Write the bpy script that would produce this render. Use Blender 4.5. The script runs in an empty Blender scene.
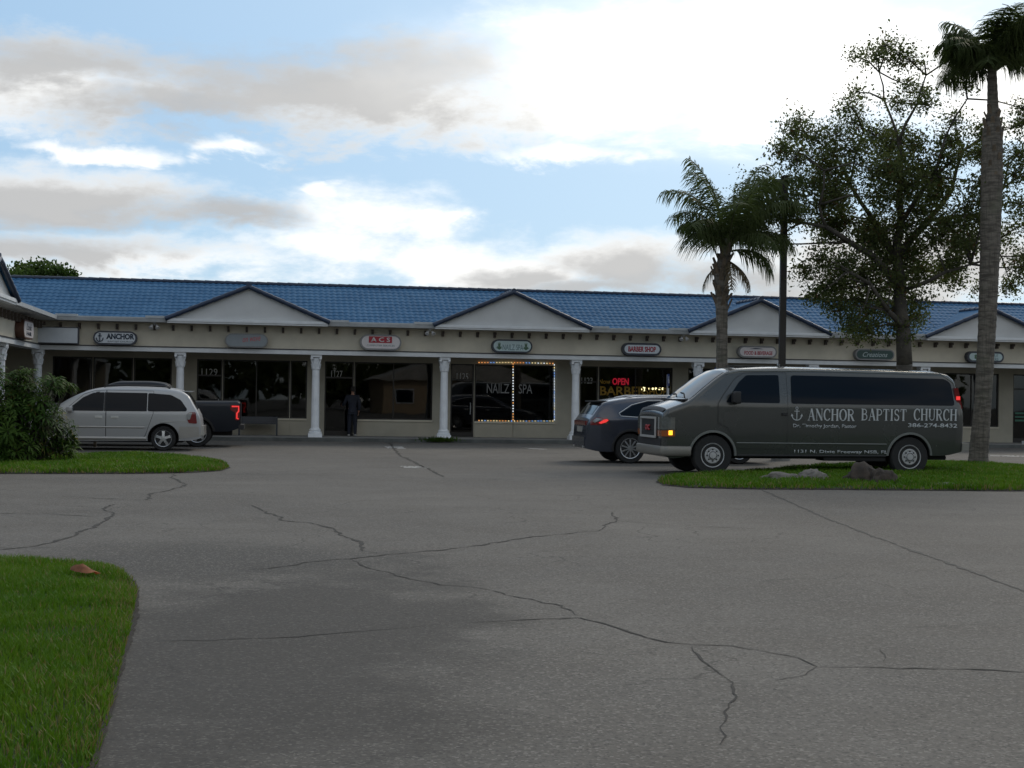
import bpy, bmesh, math, random
from math import pi, sin, cos, tan, atan, atan2, sqrt, radians, exp
from mathutils import Vector, Matrix, noise
random.seed(7)
SC = bpy.context.scene
COL = SC.collection

# ------------------------------------------------------------------ camera model
F = 1450.0
PITCH = atan(13.0 / F)
ROLL = 0.015
EYE = 1.6
RM = Matrix.Rotation(pi / 2 + PITCH, 3, 'X') @ Matrix.Rotation(ROLL, 3, 'Z')


def ray(px, py):
    return RM @ Vector(((px - 512) / F, (384 - py) / F, -1.0))


def ground(px, py, z=0.0):
    d = ray(px, py)
    t = (z - EYE) / d.z
    return Vector((d.x * t, d.y * t, z))


def atdepth(px, py, Y):
    d = ray(px, py)
    t = Y / d.y
    return Vector((d.x * t, Y, EYE + d.z * t))


TH = radians(9.7)
BO = Vector((0.0, 50.7, 0.0))
UX = Vector((cos(TH), sin(TH), 0))
VX = Vector((-sin(TH), cos(TH), 0))


def fac(px, py, v=0.0):
    """where a sight line meets the plane v of the building: (u, z)"""
    d = ray(px, py)
    t = (v + VX.dot(BO)) / VX.dot(d)
    p = Vector((d.x * t, d.y * t, EYE + d.z * t))
    return UX.dot(p - BO), p.z


def fu(px, v=0.0):
    return fac(px, 395, v)[0]


def BW(u, v, z=0.0):
    return BO + UX * u + VX * v + Vector((0, 0, z))


# ------------------------------------------------------------------ materials
class T:
    """tiny node-tree writer"""

    def __init__(s, tree):
        s.t = tree

    def n(s, typ, **kw):
        x = s.t.nodes.new(typ)
        for k, v in kw.items():
            setattr(x, k, v)
        return x

    def put(s, sock, v):
        if hasattr(v, 'is_output'):
            s.t.links.new(v, sock)
        else:
            if sock.type == 'RGBA' and hasattr(v, '__len__') and len(v) == 3:
                v = (*v, 1)
            sock.default_value = v

    def m(s, op, a, b=None, c=None, clamp=False):
        x = s.n('ShaderNodeMath', operation=op, use_clamp=clamp)
        s.put(x.inputs[0], a)
        if b is not None:
            s.put(x.inputs[1], b)
        if c is not None:
            s.put(x.inputs[2], c)
        return x.outputs[0]

    def sstep(s, v, lo, hi, a=0.0, b=1.0):
        x = s.n('ShaderNodeMapRange', interpolation_type='SMOOTHSTEP')
        s.put(x.inputs[0], v)
        s.put(x.inputs[1], lo)
        s.put(x.inputs[2], hi)
        s.put(x.inputs[3], a)
        s.put(x.inputs[4], b)
        return x.outputs[0]

    def noise(s, vec, scale, detail=4, rough=0.55, dist=0.0):
        x = s.n('ShaderNodeTexNoise')
        s.put(x.inputs['Vector'], vec)
        x.inputs['Scale'].default_value = scale
        x.inputs['Detail'].default_value = detail
        x.inputs['Roughness'].default_value = rough
        x.inputs['Distortion'].default_value = dist
        return x.outputs['Fac']

    def vor(s, vec, scale, out='Color', feature='F1'):
        x = s.n('ShaderNodeTexVoronoi', feature=feature)
        s.put(x.inputs['Vector'], vec)
        x.inputs['Scale'].default_value = scale
        return x.outputs[out]

    def mix(s, f, a, b, blend='MIX'):
        x = s.n('ShaderNodeMix', data_type='RGBA', blend_type=blend)
        s.put(x.inputs[0], f)
        s.put(x.inputs[6], a)
        s.put(x.inputs[7], b)
        return x.outputs[2]

    def xyz(s, x, y, z):
        n = s.n('ShaderNodeCombineXYZ')
        s.put(n.inputs[0], x)
        s.put(n.inputs[1], y)
        s.put(n.inputs[2], z)
        return n.outputs[0]

    def sep(s, v):
        n = s.n('ShaderNodeSeparateXYZ')
        s.put(n.inputs[0], v)
        return n.outputs

    def bump(s, h, strength=0.3, dist=0.02):
        n = s.n('ShaderNodeBump')
        n.inputs['Strength'].default_value = strength
        n.inputs['Distance'].default_value = dist
        s.put(n.inputs['Height'], h)
        return n.outputs[0]


def newmat(name):
    m = bpy.data.materials.new(name)
    m.use_nodes = True
    t = T(m.node_tree)
    b = m.node_tree.nodes['Principled BSDF']
    return m, t, b


def mat(name, col, rough=0.6, metal=0.0, var=0.12, scale=3.0, spec=0.5, coat=0.0, bump=0.0, bscale=40.0,
        emit=None, estr=0.0, fine=0.0):
    m, t, b = newmat(name)
    g = t.n('ShaderNodeTexCoord')
    o = g.outputs['Object']
    if var > 0:
        f = t.noise(o, scale, 5, 0.6)
        f = t.sstep(f, 0.3, 0.7)
        lo = tuple(max(0, c * (1 - var)) for c in col)
        hi = tuple(min(1, c * (1 + var)) for c in col)
        c = t.mix(f, lo, hi)
        t.put(b.inputs['Base Color'], c)
        t.put(b.inputs['Roughness'], t.m('MULTIPLY_ADD', f, min(0.12, var * 0.5), rough - min(0.06, var * 0.25)))
    else:
        t.put(b.inputs['Base Color'], col)
        b.inputs['Roughness'].default_value = rough
    b.inputs['Metallic'].default_value = metal
    b.inputs['Specular IOR Level'].default_value = spec
    b.inputs['Coat Weight'].default_value = coat
    b.inputs['Coat Roughness'].default_value = 0.08
    if bump > 0:
        t.put(b.inputs['Normal'], t.bump(t.noise(o, bscale, 4), bump, 0.02))
    if emit:
        t.put(b.inputs['Emission Color'], emit)
        b.inputs['Emission Strength'].default_value = estr
    return m


def leafmat(name, a, b_, trans=0.35, scale=1.5, rough=0.55):
    m, t, b = newmat(name)
    g = t.n('ShaderNodeTexCoord')
    f = t.sstep(t.noise(g.outputs['Object'], scale, 3), 0.35, 0.65)
    f2 = t.noise(g.outputs['Object'], 23.0, 2)
    f = t.m('ADD', t.m('MULTIPLY', f, 0.6), t.m('MULTIPLY', t.sstep(f2, 0.35, 0.65), 0.4))
    c = t.mix(f, a, b_)
    t.put(b.inputs['Base Color'], c)
    b.inputs['Roughness'].default_value = rough
    b.inputs['Specular IOR Level'].default_value = 0.16
    tr = t.n('ShaderNodeBsdfTranslucent')
    t.put(tr.inputs['Color'], t.mix(0.5, c, t.mix(1.0, c, (1.6, 1.7, 0.7), 'MULTIPLY')))
    mx = t.n('ShaderNodeMixShader')
    mx.inputs[0].default_value = trans
    t.t.links.new(b.outputs[0], mx.inputs[1])
    t.t.links.new(tr.outputs[0], mx.inputs[2])
    t.t.links.new(mx.outputs[0], t.t.nodes['Material Output'].inputs[0])
    return m


def glassmat(name, tint=(0.30, 0.33, 0.33), refl=1.0):
    m, t, b = newmat(name)
    tr = t.n('ShaderNodeBsdfTransparent')
    tr.inputs[0].default_value = (*tint, 1)
    gl = t.n('ShaderNodeBsdfGlossy')
    gl.inputs['Roughness'].default_value = 0.015
    gl.inputs['Color'].default_value = (refl, refl, refl, 1)
    fr = t.n('ShaderNodeFresnel')
    fr.inputs[0].default_value = 1.5
    g = t.n('ShaderNodeTexCoord')
    bp = t.bump(t.noise(g.outputs['Object'], 0.8, 1), 0.04, 0.05)
    t.put(gl.inputs['Normal'], bp)
    mx = t.n('ShaderNodeMixShader')
    t.t.links.new(fr.outputs[0], mx.inputs[0])
    t.t.links.new(tr.outputs[0], mx.inputs[1])
    t.t.links.new(gl.outputs[0], mx.inputs[2])
    t.t.links.new(mx.outputs[0], t.t.nodes['Material Output'].inputs[0])
    return m


# ------------------------------------------------------------------ mesh helpers
def bx(bm, x0, x1, y0, y1, z0, z1):
    v = [bm.verts.new((x, y, z)) for x in (x0, x1) for y in (y0, y1) for z in (z0, z1)]
    for f in ((0, 1, 3, 2), (4, 6, 7, 5), (0, 4, 5, 1), (2, 3, 7, 6), (0, 2, 6, 4), (1, 5, 7, 3)):
        bm.faces.new([v[i] for i in f])
    return v


def bxc(bm, c, s):
    return bx(bm, c[0] - s[0] / 2, c[0] + s[0] / 2, c[1] - s[1] / 2, c[1] + s[1] / 2, c[2] - s[2] / 2, c[2] + s[2] / 2)


def ring(bm, c, ax, r, n, ref=None):
    ax = Vector(ax).normalized()
    if ref is None:
        ref = Vector((0, 0, 1)) if abs(ax.z) < 0.9 else Vector((1, 0, 0))
    a = ax.cross(ref).normalized()
    b = ax.cross(a)
    return [bm.verts.new(Vector(c) + a * (r * cos(2 * pi * i / n)) + b * (r * sin(2 * pi * i / n))) for i in range(n)]


def bridge(bm, r0, r1):
    n = len(r0)
    for i in range(n):
        bm.faces.new((r0[i], r0[(i + 1) % n], r1[(i + 1) % n], r1[i]))


def tube(bm, pts, rad, n=8, caps=True):
    pts = [Vector(p) for p in pts]
    if not hasattr(rad, '__len__'):
        rad = [rad] * len(pts)
    ref = None
    prev = None
    first = None
    for i, p in enumerate(pts):
        if i == 0:
            d = pts[1] - p
        elif i == len(pts) - 1:
            d = p - pts[i - 1]
        else:
            d = pts[i + 1] - pts[i - 1]
        d.normalize()
        if ref is None:
            ref = Vector((0, 0, 1)) if abs(d.z) < 0.9 else Vector((1, 0, 0))
        a = d.cross(ref)
        if a.length < 1e-4:
            a = d.orthogonal()
        a.normalize()
        b = d.cross(a)
        ref = a.cross(d)
        r = [bm.verts.new(p + a * (rad[i] * cos(2 * pi * k / n)) + b * (rad[i] * sin(2 * pi * k / n))) for k in range(n)]
        if prev:
            bridge(bm, prev, r)
        else:
            first = r
        prev = r
    if caps and n > 2:
        bm.faces.new(first[::-1])
        bm.faces.new(prev)


def lathe(bm, prof, n=24, c=(0, 0, 0), axis='Z', mod=None):
    """prof: list of (radius, height)"""
    prev = None
    first = None
    for (r, h) in prof:
        row = []
        for k in range(n):
            a = 2 * pi * k / n
            rr = r * (mod(a, h) if mod else 1)
            p = (rr * cos(a), rr * sin(a), h)
            if axis == 'Y':
                p = (p[0], p[2], p[1])
            elif axis == 'X':
                p = (p[2], p[0], p[1])
            row.append(bm.verts.new((c[0] + p[0], c[1] + p[1], c[2] + p[2])))
        if prev:
            bridge(bm, prev, row)
        else:
            first = row
        prev = row
    bm.faces.new(first[::-1])
    bm.faces.new(prev)


def prism(bm, pts, y0, y1):
    """polygon in XZ pushed along Y"""
    a = [bm.verts.new((x, y0, z)) for x, z in pts]
    b = [bm.verts.new((x, y1, z)) for x, z in pts]
    n = len(pts)
    bm.faces.new(a)
    bm.faces.new(b[::-1])
    for i in range(n):
        bm.faces.new((a[i], b[i], b[(i + 1) % n], a[(i + 1) % n]))


def stadium(cx, cz, w, h, n=10):
    r = h / 2
    p = []
    for k in range(n + 1):
        a = -pi / 2 + pi * k / n
        p.append((cx + w / 2 - r + r * cos(a), cz + r * sin(a)))
    for k in range(n + 1):
        a = pi / 2 + pi * k / n
        p.append((cx - w / 2 + r + r * cos(a), cz + r * sin(a)))
    return p


def rpoly(pts, r, n=4):
    out = []
    m = len(pts)
    for i in range(m):
        p = Vector(pts[i])
        a = Vector(pts[i - 1]) - p
        b = Vector(pts[(i + 1) % m]) - p
        rr = min(r, a.length * 0.45, b.length * 0.45)
        a = p + a.normalized() * rr
        b = p + b.normalized() * rr
        for k in range(n + 1):
            t = k / n
            q = a * (1 - t) ** 2 + p * (2 * t * (1 - t)) + b * t * t
            out.append((q.x, q.y))
    return out


def obj(name, bm, m, parent=None, smooth=False, angle=None, loc=None, norm=True):
    if isinstance(bm, bmesh.types.BMesh):
        if norm:
            bmesh.ops.recalc_face_normals(bm, faces=bm.faces)
        me = bpy.data.meshes.new(name)
        bm.to_mesh(me)
        bm.free()
    else:
        me = bm
    ms = m if isinstance(m, (list, tuple)) else [m]
    for k in ms:
        me.materials.append(k)
    if smooth:
        me.shade_smooth()
        if angle:
            me.set_sharp_from_angle(angle=radians(angle))
    o = bpy.data.objects.new(name, me)
    COL.objects.link(o)
    if parent:
        o.parent = parent
    if loc is not None:
        o.location = loc
    return o


def thing(name, label, cat, loc=(0, 0, 0), rz=0.0, group=None):
    o = bpy.data.objects.new(name, None)
    o.empty_display_size = 0.3
    COL.objects.link(o)
    o.location = loc
    o.rotation_euler = (0, 0, rz)
    tag(o, label, cat, group)
    return o


def tag(o, label, cat, group=None, kind=None):
    o['label'] = label
    o['category'] = cat
    if group:
        o['group'] = group
    if kind:
        o['kind'] = kind
    return o


def struct(o):
    o['kind'] = 'structure'
    return o


def nb():
    return bmesh.new()


def textmesh(body, w=None, h=None, depth=0.006, bold=0.0, shear=0.0, spacing=1.0):
    """built-in font, upright in XZ facing -Y, centred; w/h give the final size"""
    cu = bpy.data.curves.new('txt', 'FONT')
    cu.body = body
    cu.size = 1.0
    cu.align_x = 'CENTER'
    cu.align_y = 'CENTER'
    cu.offset = bold
    cu.shear = shear
    cu.space_character = spacing
    cu.resolution_u = 3
    o = bpy.data.objects.new('txt', cu)
    COL.objects.link(o)
    dg = bpy.context.evaluated_depsgraph_get()
    me = bpy.data.meshes.new_from_object(o.evaluated_get(dg))
    bpy.data.objects.remove(o)
    bpy.data.curves.remove(cu)
    xs = [v.co.x for v in me.vertices]
    ys = [v.co.y for v in me.vertices]
    cx, cy = (min(xs) + max(xs)) / 2, (min(ys) + max(ys)) / 2
    W, H = max(xs) - min(xs), max(ys) - min(ys)
    if w and h:
        sx, sy = w / W, h / H
    elif w:
        sx = sy = w / W
    else:
        sx = sy = h / H
    for v in me.vertices:
        v.co = ((v.co.x - cx) * sx, 0.0, (v.co.y - cy) * sy)
    bm = nb()
    bm.from_mesh(me)
    bpy.data.meshes.remove(me)
    bmesh.ops.recalc_face_normals(bm, faces=bm.faces)
    r = bmesh.ops.extrude_face_region(bm, geom=bm.faces[:])
    for g in r['geom']:
        if isinstance(g, bmesh.types.BMVert):
            g.co.y -= depth
    return bm


def addtext(name, body, m, parent, c, **kw):
    bm = textmesh(body, **kw)
    bmesh.ops.translate(bm, vec=Vector(c), verts=bm.verts)
    return obj(name, bm, m, parent)


def pchip(pts):
    xs = [p[0] for p in pts]
    ys = [p[1] for p in pts]
    n = len(xs)
    d = [(ys[i + 1] - ys[i]) / (xs[i + 1] - xs[i]) for i in range(n - 1)]
    mm = [d[0]] + [0 if d[i - 1] * d[i] <= 0 else 2 * d[i - 1] * d[i] / (d[i - 1] + d[i]) for i in range(1, n - 1)] + [d[-1]]

    def f(x):
        if x <= xs[0]:
            return ys[0]
        if x >= xs[-1]:
            return ys[-1]
        i = 0
        while x > xs[i + 1]:
            i += 1
        h = xs[i + 1] - xs[i]
        t = (x - xs[i]) / h
        return ((1 + 2 * t) * (1 - t) ** 2 * ys[i] + t * (1 - t) ** 2 * h * mm[i]
                + t * t * (3 - 2 * t) * ys[i + 1] + t * t * (t - 1) * h * mm[i + 1])
    return f


def rawmesh(name, verts, faces, m, parent=None, matidx=None, smooth=False):
    me = bpy.data.meshes.new(name)
    me.from_pydata(verts, [], faces)
    for k in (m if isinstance(m, (list, tuple)) else [m]):
        me.materials.append(k)
    if matidx:
        me.polygons.foreach_set('material_index', matidx)
    if smooth:
        me.shade_smooth()
    me.update()
    o = bpy.data.objects.new(name, me)
    COL.objects.link(o)
    if parent:
        o.parent = parent
    return o
# ------------------------------------------------------------------ render settings, camera, sky, sun
cam = bpy.data.cameras.new('camera')
cam.sensor_width = 36.0
cam.lens = F / 1024 * 36.0
cam.clip_start = 0.05
cam.clip_end = 3000
co = bpy.data.objects.new('camera', cam)
COL.objects.link(co)
co.matrix_world = Matrix.Translation((0, 0, EYE)) @ RM.to_4x4()
SC.camera = co
SC.view_settings.view_transform = 'Standard'
SC.view_settings.look = 'None'
SC.view_settings.exposure = 0.38
SC.view_settings.gamma = 1.0
SC.cycles.max_bounces = 8
SC.cycles.transparent_max_bounces = 16
SC.cycles.use_denoising = True

SUN_AZ = radians(27.0)      # to the right of straight ahead
SUN_EL = radians(37.0)
SUN_DIR = Vector((sin(SUN_AZ) * cos(SUN_EL), cos(SUN_AZ) * cos(SUN_EL), sin(SUN_EL)))

sl = bpy.data.lights.new('sun', 'SUN')
sl.energy = 0.8
sl.angle = radians(14)
sl.color = (1.0, 0.90, 0.76)
so = bpy.data.objects.new('sun', sl)
COL.objects.link(so)
so.rotation_euler = (-SUN_DIR).to_track_quat('-Z', 'Y').to_euler()
so.location = SUN_DIR * 100

W = bpy.data.worlds.new('World')
SC.world = W
W.use_nodes = True
wt = T(W.node_tree)
for n in list(W.node_tree.nodes):
    W.node_tree.nodes.remove(n)
out = wt.n('ShaderNodeOutputWorld')
bg = wt.n('ShaderNodeBackground')
SKY_STR = 0.08
bg.inputs[1].default_value = SKY_STR
W.node_tree.links.new(bg.outputs[0], out.inputs[0])
sky = wt.n('ShaderNodeTexSky', sky_type='NISHITA')
sky.sun_disc = False
sky.sun_elevation = SUN_EL
sky.sun_rotation = SUN_AZ
sky.altitude = 0
sky.air_density = 1.0
sky.dust_density = 0.7
sky.ozone_density = 1.5
tc = wt.n('ShaderNodeTexCoord')
D = tc.outputs['Generated']
dx, dy, dz = wt.sep(D)
AZ = wt.m('ARCTAN2', dx, dy)
EL = wt.m('ARCSINE', dz)


def azel(px, py):
    d = ray(px, py).normalized()
    return atan2(d.x, d.y), math.asin(d.z)


# slow-moving lumps: noise drives both the outline and the shading of the clouds
nv = wt.xyz(wt.m('MULTIPLY', AZ, 1.0), wt.m('MULTIPLY', EL, 2.3), 3.7)
n1 = wt.noise(nv, 9.0, 9, 0.60, 0.25)
n2 = wt.noise(nv, 30.0, 6, 0.62)
nw = wt.noise(wt.xyz(AZ, wt.m('MULTIPLY', EL, 1.6), 9.1), 14.0, 4, 0.5)
AZw = wt.m('ADD', AZ, wt.m('MULTIPLY', wt.m('SUBTRACT', nw, 0.5), 0.12))
ELw = wt.m('ADD', EL, wt.m('MULTIPLY', wt.m('SUBTRACT', n1, 0.5), 0.05))


def blob(px, py, rx, ry):
    a, e = azel(px, py)
    u = wt.m('DIVIDE', wt.m('SUBTRACT', AZw, a), rx / F)
    v = wt.m('DIVIDE', wt.m('SUBTRACT', ELw, e), ry / F)
    r = wt.m('SQRT', wt.m('ADD', wt.m('MULTIPLY', u, u), wt.m('MULTIPLY', v, v)))
    return wt.m('SUBTRACT', 1.0, r)


def blobs(lst):
    r = None
    for b in lst:
        x = blob(*b)
        r = x if r is None else wt.m('SMOOTH_MAX', r, x, 0.15)
    return r


grey = blobs([(60, 66, 190, 34), (320, 94, 270, 46), (180, 106, 180, 30), (440, 70, 120, 44),
              (60, 200, 210, 30), (230, 214, 110, 18), (60, 254, 190, 22),
              (650, 270, 100, 36), (535, 276, 60, 16), (600, 290, 160, 18), (760, 285, 120, 26), (930, 262, 220, 44)])
white = blobs([(380, 104, 230, 36), (720, 62, 270, 62), (560, 96, 150, 36), (60, 84, 140, 46), (990, 80, 120, 50),
               (123, 151, 55, 9), (237, 147, 36, 9), (325, 187, 34, 9), (558, 149, 55, 13), (430, 222, 60, 10),
               (370, 225, 120, 40), (320, 250, 140, 34), (440, 262, 110, 26), (640, 255, 110, 26), (140, 262, 200, 28),
               (500, 270, 180, 20), (740, 128, 60, 12), (60, 190, 180, 26), (900, 262, 240, 40)])
fb = wt.m('ADD', wt.m('MULTIPLY', wt.m('SUBTRACT', n1, 0.5), 2.1), wt.m('MULTIPLY', wt.m('SUBTRACT', n2, 0.5), 1.3))
Dw = wt.sstep(wt.m('ADD', white, fb), -0.30, 0.85)
Dg = wt.sstep(wt.m('ADD', grey, wt.m('MULTIPLY', fb, 0.9)), -0.15, 0.80)
# the rest of the dome: broken cloud of the same kind
gen = wt.noise(D, 2.6, 8, 0.58, 0.3)
Dgen = wt.sstep(gen, 0.42, 0.62)
front = wt.sstep(wt.m('ABSOLUTE', AZ), 0.42, 0.62, 1.0, 0.0)
low = wt.sstep(EL, 0.27, 0.40, 1.0, 0.0)
front = wt.m('MULTIPLY', front, low)
Dgen = wt.m('MULTIPLY', Dgen, wt.m('SUBTRACT', 1.0, front))
# light toward the veiled sun
sd = wt.n('ShaderNodeVectorMath', operation='DOT_PRODUCT')
wt.put(sd.inputs[0], D)
sd.inputs[1].default_value = SUN_DIR
cs = wt.m('MAXIMUM', sd.outputs['Value'], 0.0)
glow = wt.m('POWER', cs, 16.0)
wide = wt.m('POWER', cs, 5.0)
k = 1.0 / SKY_STR
blue = wt.mix(1.0, sky.outputs[0], (0.62, 0.66, 0.72), 'MULTIPLY')
# thin high veil: paler low down and toward the sun
veil = wt.m('ADD', 0.52, wt.m('MULTIPLY', wide, 0.40), clamp=True)
veil = wt.m('MULTIPLY', veil, wt.m('MULTIPLY_ADD', front, 0.45, 0.55))
blue = wt.mix(veil, blue, wt.mix(wide, (0.38 * k, 0.60 * k, 0.83 * k), (0.68 * k, 0.79 * k, 0.86 * k)))
cw = wt.mix(wide, (0.80 * k, 0.81 * k, 0.81 * k), (1.18 * k, 1.15 * k, 1.08 * k))
cgc = wt.mix(wide, (0.38 * k, 0.385 * k, 0.39 * k), (0.50 * k, 0.49 * k, 0.475 * k))
c = wt.mix(wt.m('MULTIPLY', Dgen, 0.9), blue, wt.mix(wide, (0.66 * k, 0.64 * k, 0.60 * k), (0.95 * k, 0.92 * k, 0.86 * k)))
c = wt.mix(Dw, c, cw)
c = wt.mix(wt.m('MULTIPLY', Dg, 0.90), c, cgc)
gl = wt.mix(glow, (0, 0, 0), (0.24 * k, 0.21 * k, 0.16 * k))
c = wt.mix(1.0, c, gl, 'ADD')
# bright thin cloud lit from behind, high on the right
hz = wt.sstep(blob(730, 66, 420, 110), 0.0, 0.9)
c = wt.mix(wt.m('MULTIPLY', hz, 0.62), c, (1.25 * k, 1.24 * k, 1.20 * k))
wt.put(bg.inputs[0], c)
# ------------------------------------------------------------------ ground
def asphalt():
    m, t, b = newmat('asphalt')
    g = t.n('ShaderNodeNewGeometry')
    P = g.outputs['Position']
    x, y, z = t.sep(P)
    big = t.sstep(t.noise(P, 0.16, 5, 0.6), 0.32, 0.68)
    mid = t.sstep(t.noise(P, 0.9, 6, 0.65), 0.3, 0.7)
    fine = t.noise(P, 26.0, 5, 0.75)
    stones = t.sep(t.vor(P, 68.0, 'Color'))[0]
    peb = t.sstep(stones, 0.80, 0.97)
    c = t.mix(big, (0.104, 0.096, 0.085), (0.158, 0.146, 0.128))
    c = t.mix(t.m('MULTIPLY', mid, 0.55), c, (0.096, 0.085, 0.071))
    # old sealed strip by the lawn: darker and smoother, with its own outline
    ctr = ground(290, 640)
    u = t.m('DIVIDE', t.m('SUBTRACT', x, ctr.x), 1.35)
    v = t.m('DIVIDE', t.m('SUBTRACT', y, ctr.y), 4.2)
    rr = t.m('SQRT', t.m('ADD', t.m('MULTIPLY', u, u), t.m('MULTIPLY', v, v)))
    nse = t.noise(P, 0.8, 6, 0.7)
    st = t.sstep(t.m('ADD', rr, t.m('MULTIPLY', t.m('SUBTRACT', nse, 0.5), 2.2)), 0.55, 1.35, 1.0, 0.0)
    c = t.mix(t.m('MULTIPLY', st, 0.82), c, (0.050, 0.045, 0.039))
    ctr2 = ground(215, 560)
    u2 = t.m('DIVIDE', t.m('SUBTRACT', x, ctr2.x), 1.8)
    v2 = t.m('DIVIDE', t.m('SUBTRACT', y, ctr2.y), 1.6)
    r2 = t.m('SQRT', t.m('ADD', t.m('MULTIPLY', u2, u2), t.m('MULTIPLY', v2, v2)))
    s2 = t.sstep(t.m('ADD', r2, t.m('MULTIPLY', t.m('SUBTRACT', nse, 0.5), 2.0)), 0.5, 1.3, 1.0, 0.0)
    c = t.mix(t.m('MULTIPLY', s2, 0.65), c, (0.055, 0.051, 0.045))
    # fine branching cracks here and there
    warp = t.n('ShaderNodeVectorMath', operation='ADD')
    t.put(warp.inputs[0], P)
    wn = t.n('ShaderNodeTexNoise'); t.put(wn.inputs['Vector'], P); wn.inputs['Scale'].default_value = 1.1; wn.inputs['Detail'].default_value = 6
    t.put(warp.inputs[1], wn.outputs['Color'])
    ve = t.n('ShaderNodeTexVoronoi', feature='DISTANCE_TO_EDGE'); t.put(ve.inputs['Vector'], warp.outputs[0]); ve.inputs['Scale'].default_value = 0.62
    ln = t.sstep(ve.outputs['Distance'], 0.002, 0.011, 1.0, 0.0)
    lm = t.sstep(t.noise(P, 0.33, 3, 0.5), 0.46, 0.60)
    c = t.mix(t.m('MULTIPLY', t.m('MULTIPLY', ln, lm), 0.7), c, (0.045, 0.041, 0.036))
    # tyre polish and oil drips
    lane = t.sstep(t.noise(t.xyz(t.m('MULTIPLY', x, 0.12), t.m('MULTIPLY', y, 0.8), 1.0), 1.0, 4, 0.6), 0.50, 0.72)
    c = t.mix(t.m('MULTIPLY', lane, 0.22), c, (0.085, 0.08, 0.074))
    oil = t.sstep(t.noise(P, 2.3, 3, 0.5), 0.68, 0.76)
    c = t.mix(t.m('MULTIPLY', oil, 0.35), c, (0.06, 0.057, 0.053))
    c = t.mix(t.m('MULTIPLY', t.m('SUBTRACT', 1.0, t.m('MULTIPLY', st, 0.6)), t.m('MULTIPLY', peb, 0.5)), c, (0.28, 0.26, 0.23))
    c = t.mix(t.sstep(stones, 0.0, 0.28, 0.55, 0.0), c, (0.035, 0.034, 0.032))
    c = t.mix(1.0, c, t.mix(fine, (0.62, 0.62, 0.62), (1.38, 1.38, 1.38)), 'MULTIPLY')
    t.put(b.inputs['Base Color'], c)
    b.inputs['Roughness'].default_value = 0.85
    b.inputs['Specular IOR Level'].default_value = 0.35
    h = t.m('ADD', t.m('MULTIPLY', stones, 0.6), t.m('MULTIPLY', fine, 0.6))
    t.put(b.inputs['Normal'], t.bump(h, 0.55, 0.012))
    return m


M_ASPH = asphalt()
bm = nb()
nx = 40
vs = {}
for i in range(nx + 1):
    for j in range(nx + 1):
        vs[i, j] = bm.verts.new((-400 + 800 * i / nx, -300 + 800 * j / nx, 0))
for i in range(nx):
    for j in range(nx):
        bm.faces.new((vs[i, j], vs[i + 1, j], vs[i + 1, j + 1], vs[i, j + 1]))
struct(obj('parking_lot', bm, M_ASPH))

M_CRACK = mat('crack_dirt', (0.042, 0.038, 0.033), 0.95, var=0.3, scale=8)
M_SEAM = mat('seam_tar', (0.030, 0.029, 0.027), 0.8, var=0.3, scale=8)
M_PAINT = mat('worn_paint', (0.34, 0.33, 0.31), 0.8, var=0.3, scale=9)


def crack(pxs, w=0.03, jit=0.05, m=None, name='pavement_crack'):
    pts = [ground(*p) for p in pxs]
    out = []
    rnd = random.Random(int(pxs[0][0] * 31 + pxs[0][1]))
    for i in range(len(pts) - 1):
        a, b = pts[i], pts[i + 1]
        L = (b - a).length
        n = max(2, int(L / 0.09))
        nrm = Vector((-(b - a).y, (b - a).x, 0)).normalized()
        for k in range(n):
            t = k / n
            p = a.lerp(b, t)
            o = (noise.noise(p * 1.3) * 1.5 + noise.noise(p * 5.0) + .5 * noise.noise(p * 17.0)) * jit if k else 0
            out.append(p + nrm * o)
    out.append(pts[-1])
    bm = nb()
    prev = None
    for i, p in enumerate(out):
        d = (out[min(i + 1, len(out) - 1)] - out[max(i - 1, 0)]).normalized()
        nrm = Vector((-d.y, d.x, 0))
        tpr = min(1, i / 4 + 0.25, (len(out) - 1 - i) / 4 + 0.25)
        ww = w * tpr * rnd.uniform(0.25, 1.25) / 2 * (.75 + .7 * noise.noise(p * 2.0))
        r = (bm.verts.new(p + nrm * ww + Vector((0, 0, 0.004))), bm.verts.new(p - nrm * ww + Vector((0, 0, 0.004))))
        if prev:
            bm.faces.new((prev[0], prev[1], r[1], r[0]))
        prev = r
    return struct(obj(name, bm, m or M_CRACK))


crack([(-30, 553), (0, 550), (40, 545), (75, 536), (103, 522), (111, 515), (106, 508), (112, 504)], 0.06, 0.05)
crack([(60, 496), (105, 499), (147, 500), (152, 494), (170, 490), (185, 486), (180, 481), (171, 478), (175, 474)], 0.06, 0.05)
crack([(-20, 514), (50, 514), (100, 517)], 0.045, 0.04)
crack([(250, 505), (285, 521), (312, 523), (335, 530), (345, 537), (361, 543), (362, 550), (376, 554)], 0.05, 0.06)
crack([(240, 571), (300, 564), (350, 559), (400, 554), (445, 550), (490, 543), (520, 539), (545, 536), (600, 531), (606, 525), (616, 521), (611, 512)], 0.045, 0.06)
crack([(350, 559), (380, 571), (440, 585), (478, 588), (520, 598), (562, 606), (582, 617)], 0.026, 0.06)
crack([(140, 642), (210, 641), (300, 637), (400, 628), (480, 622), (560, 619), (580, 618), (620, 629), (656, 640), (700, 645), (732, 646), (770, 653), (798, 658), (817, 667), (900, 669), (1040, 672)], 0.026, 0.035)
crack([(692, 646), (700, 658), (712, 668), (733, 683), (737, 697), (724, 712), (720, 745)], 0.020, 0.03)
crack([(817, 667), (806, 675), (775, 681)], 0.020, 0.03)
crack([(616, 521), (700, 527), (780, 529)], 0.022, 0.04)
crack([(390, 443), (399, 455), (420, 465), (444, 477)], 0.10, 0.05)
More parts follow.
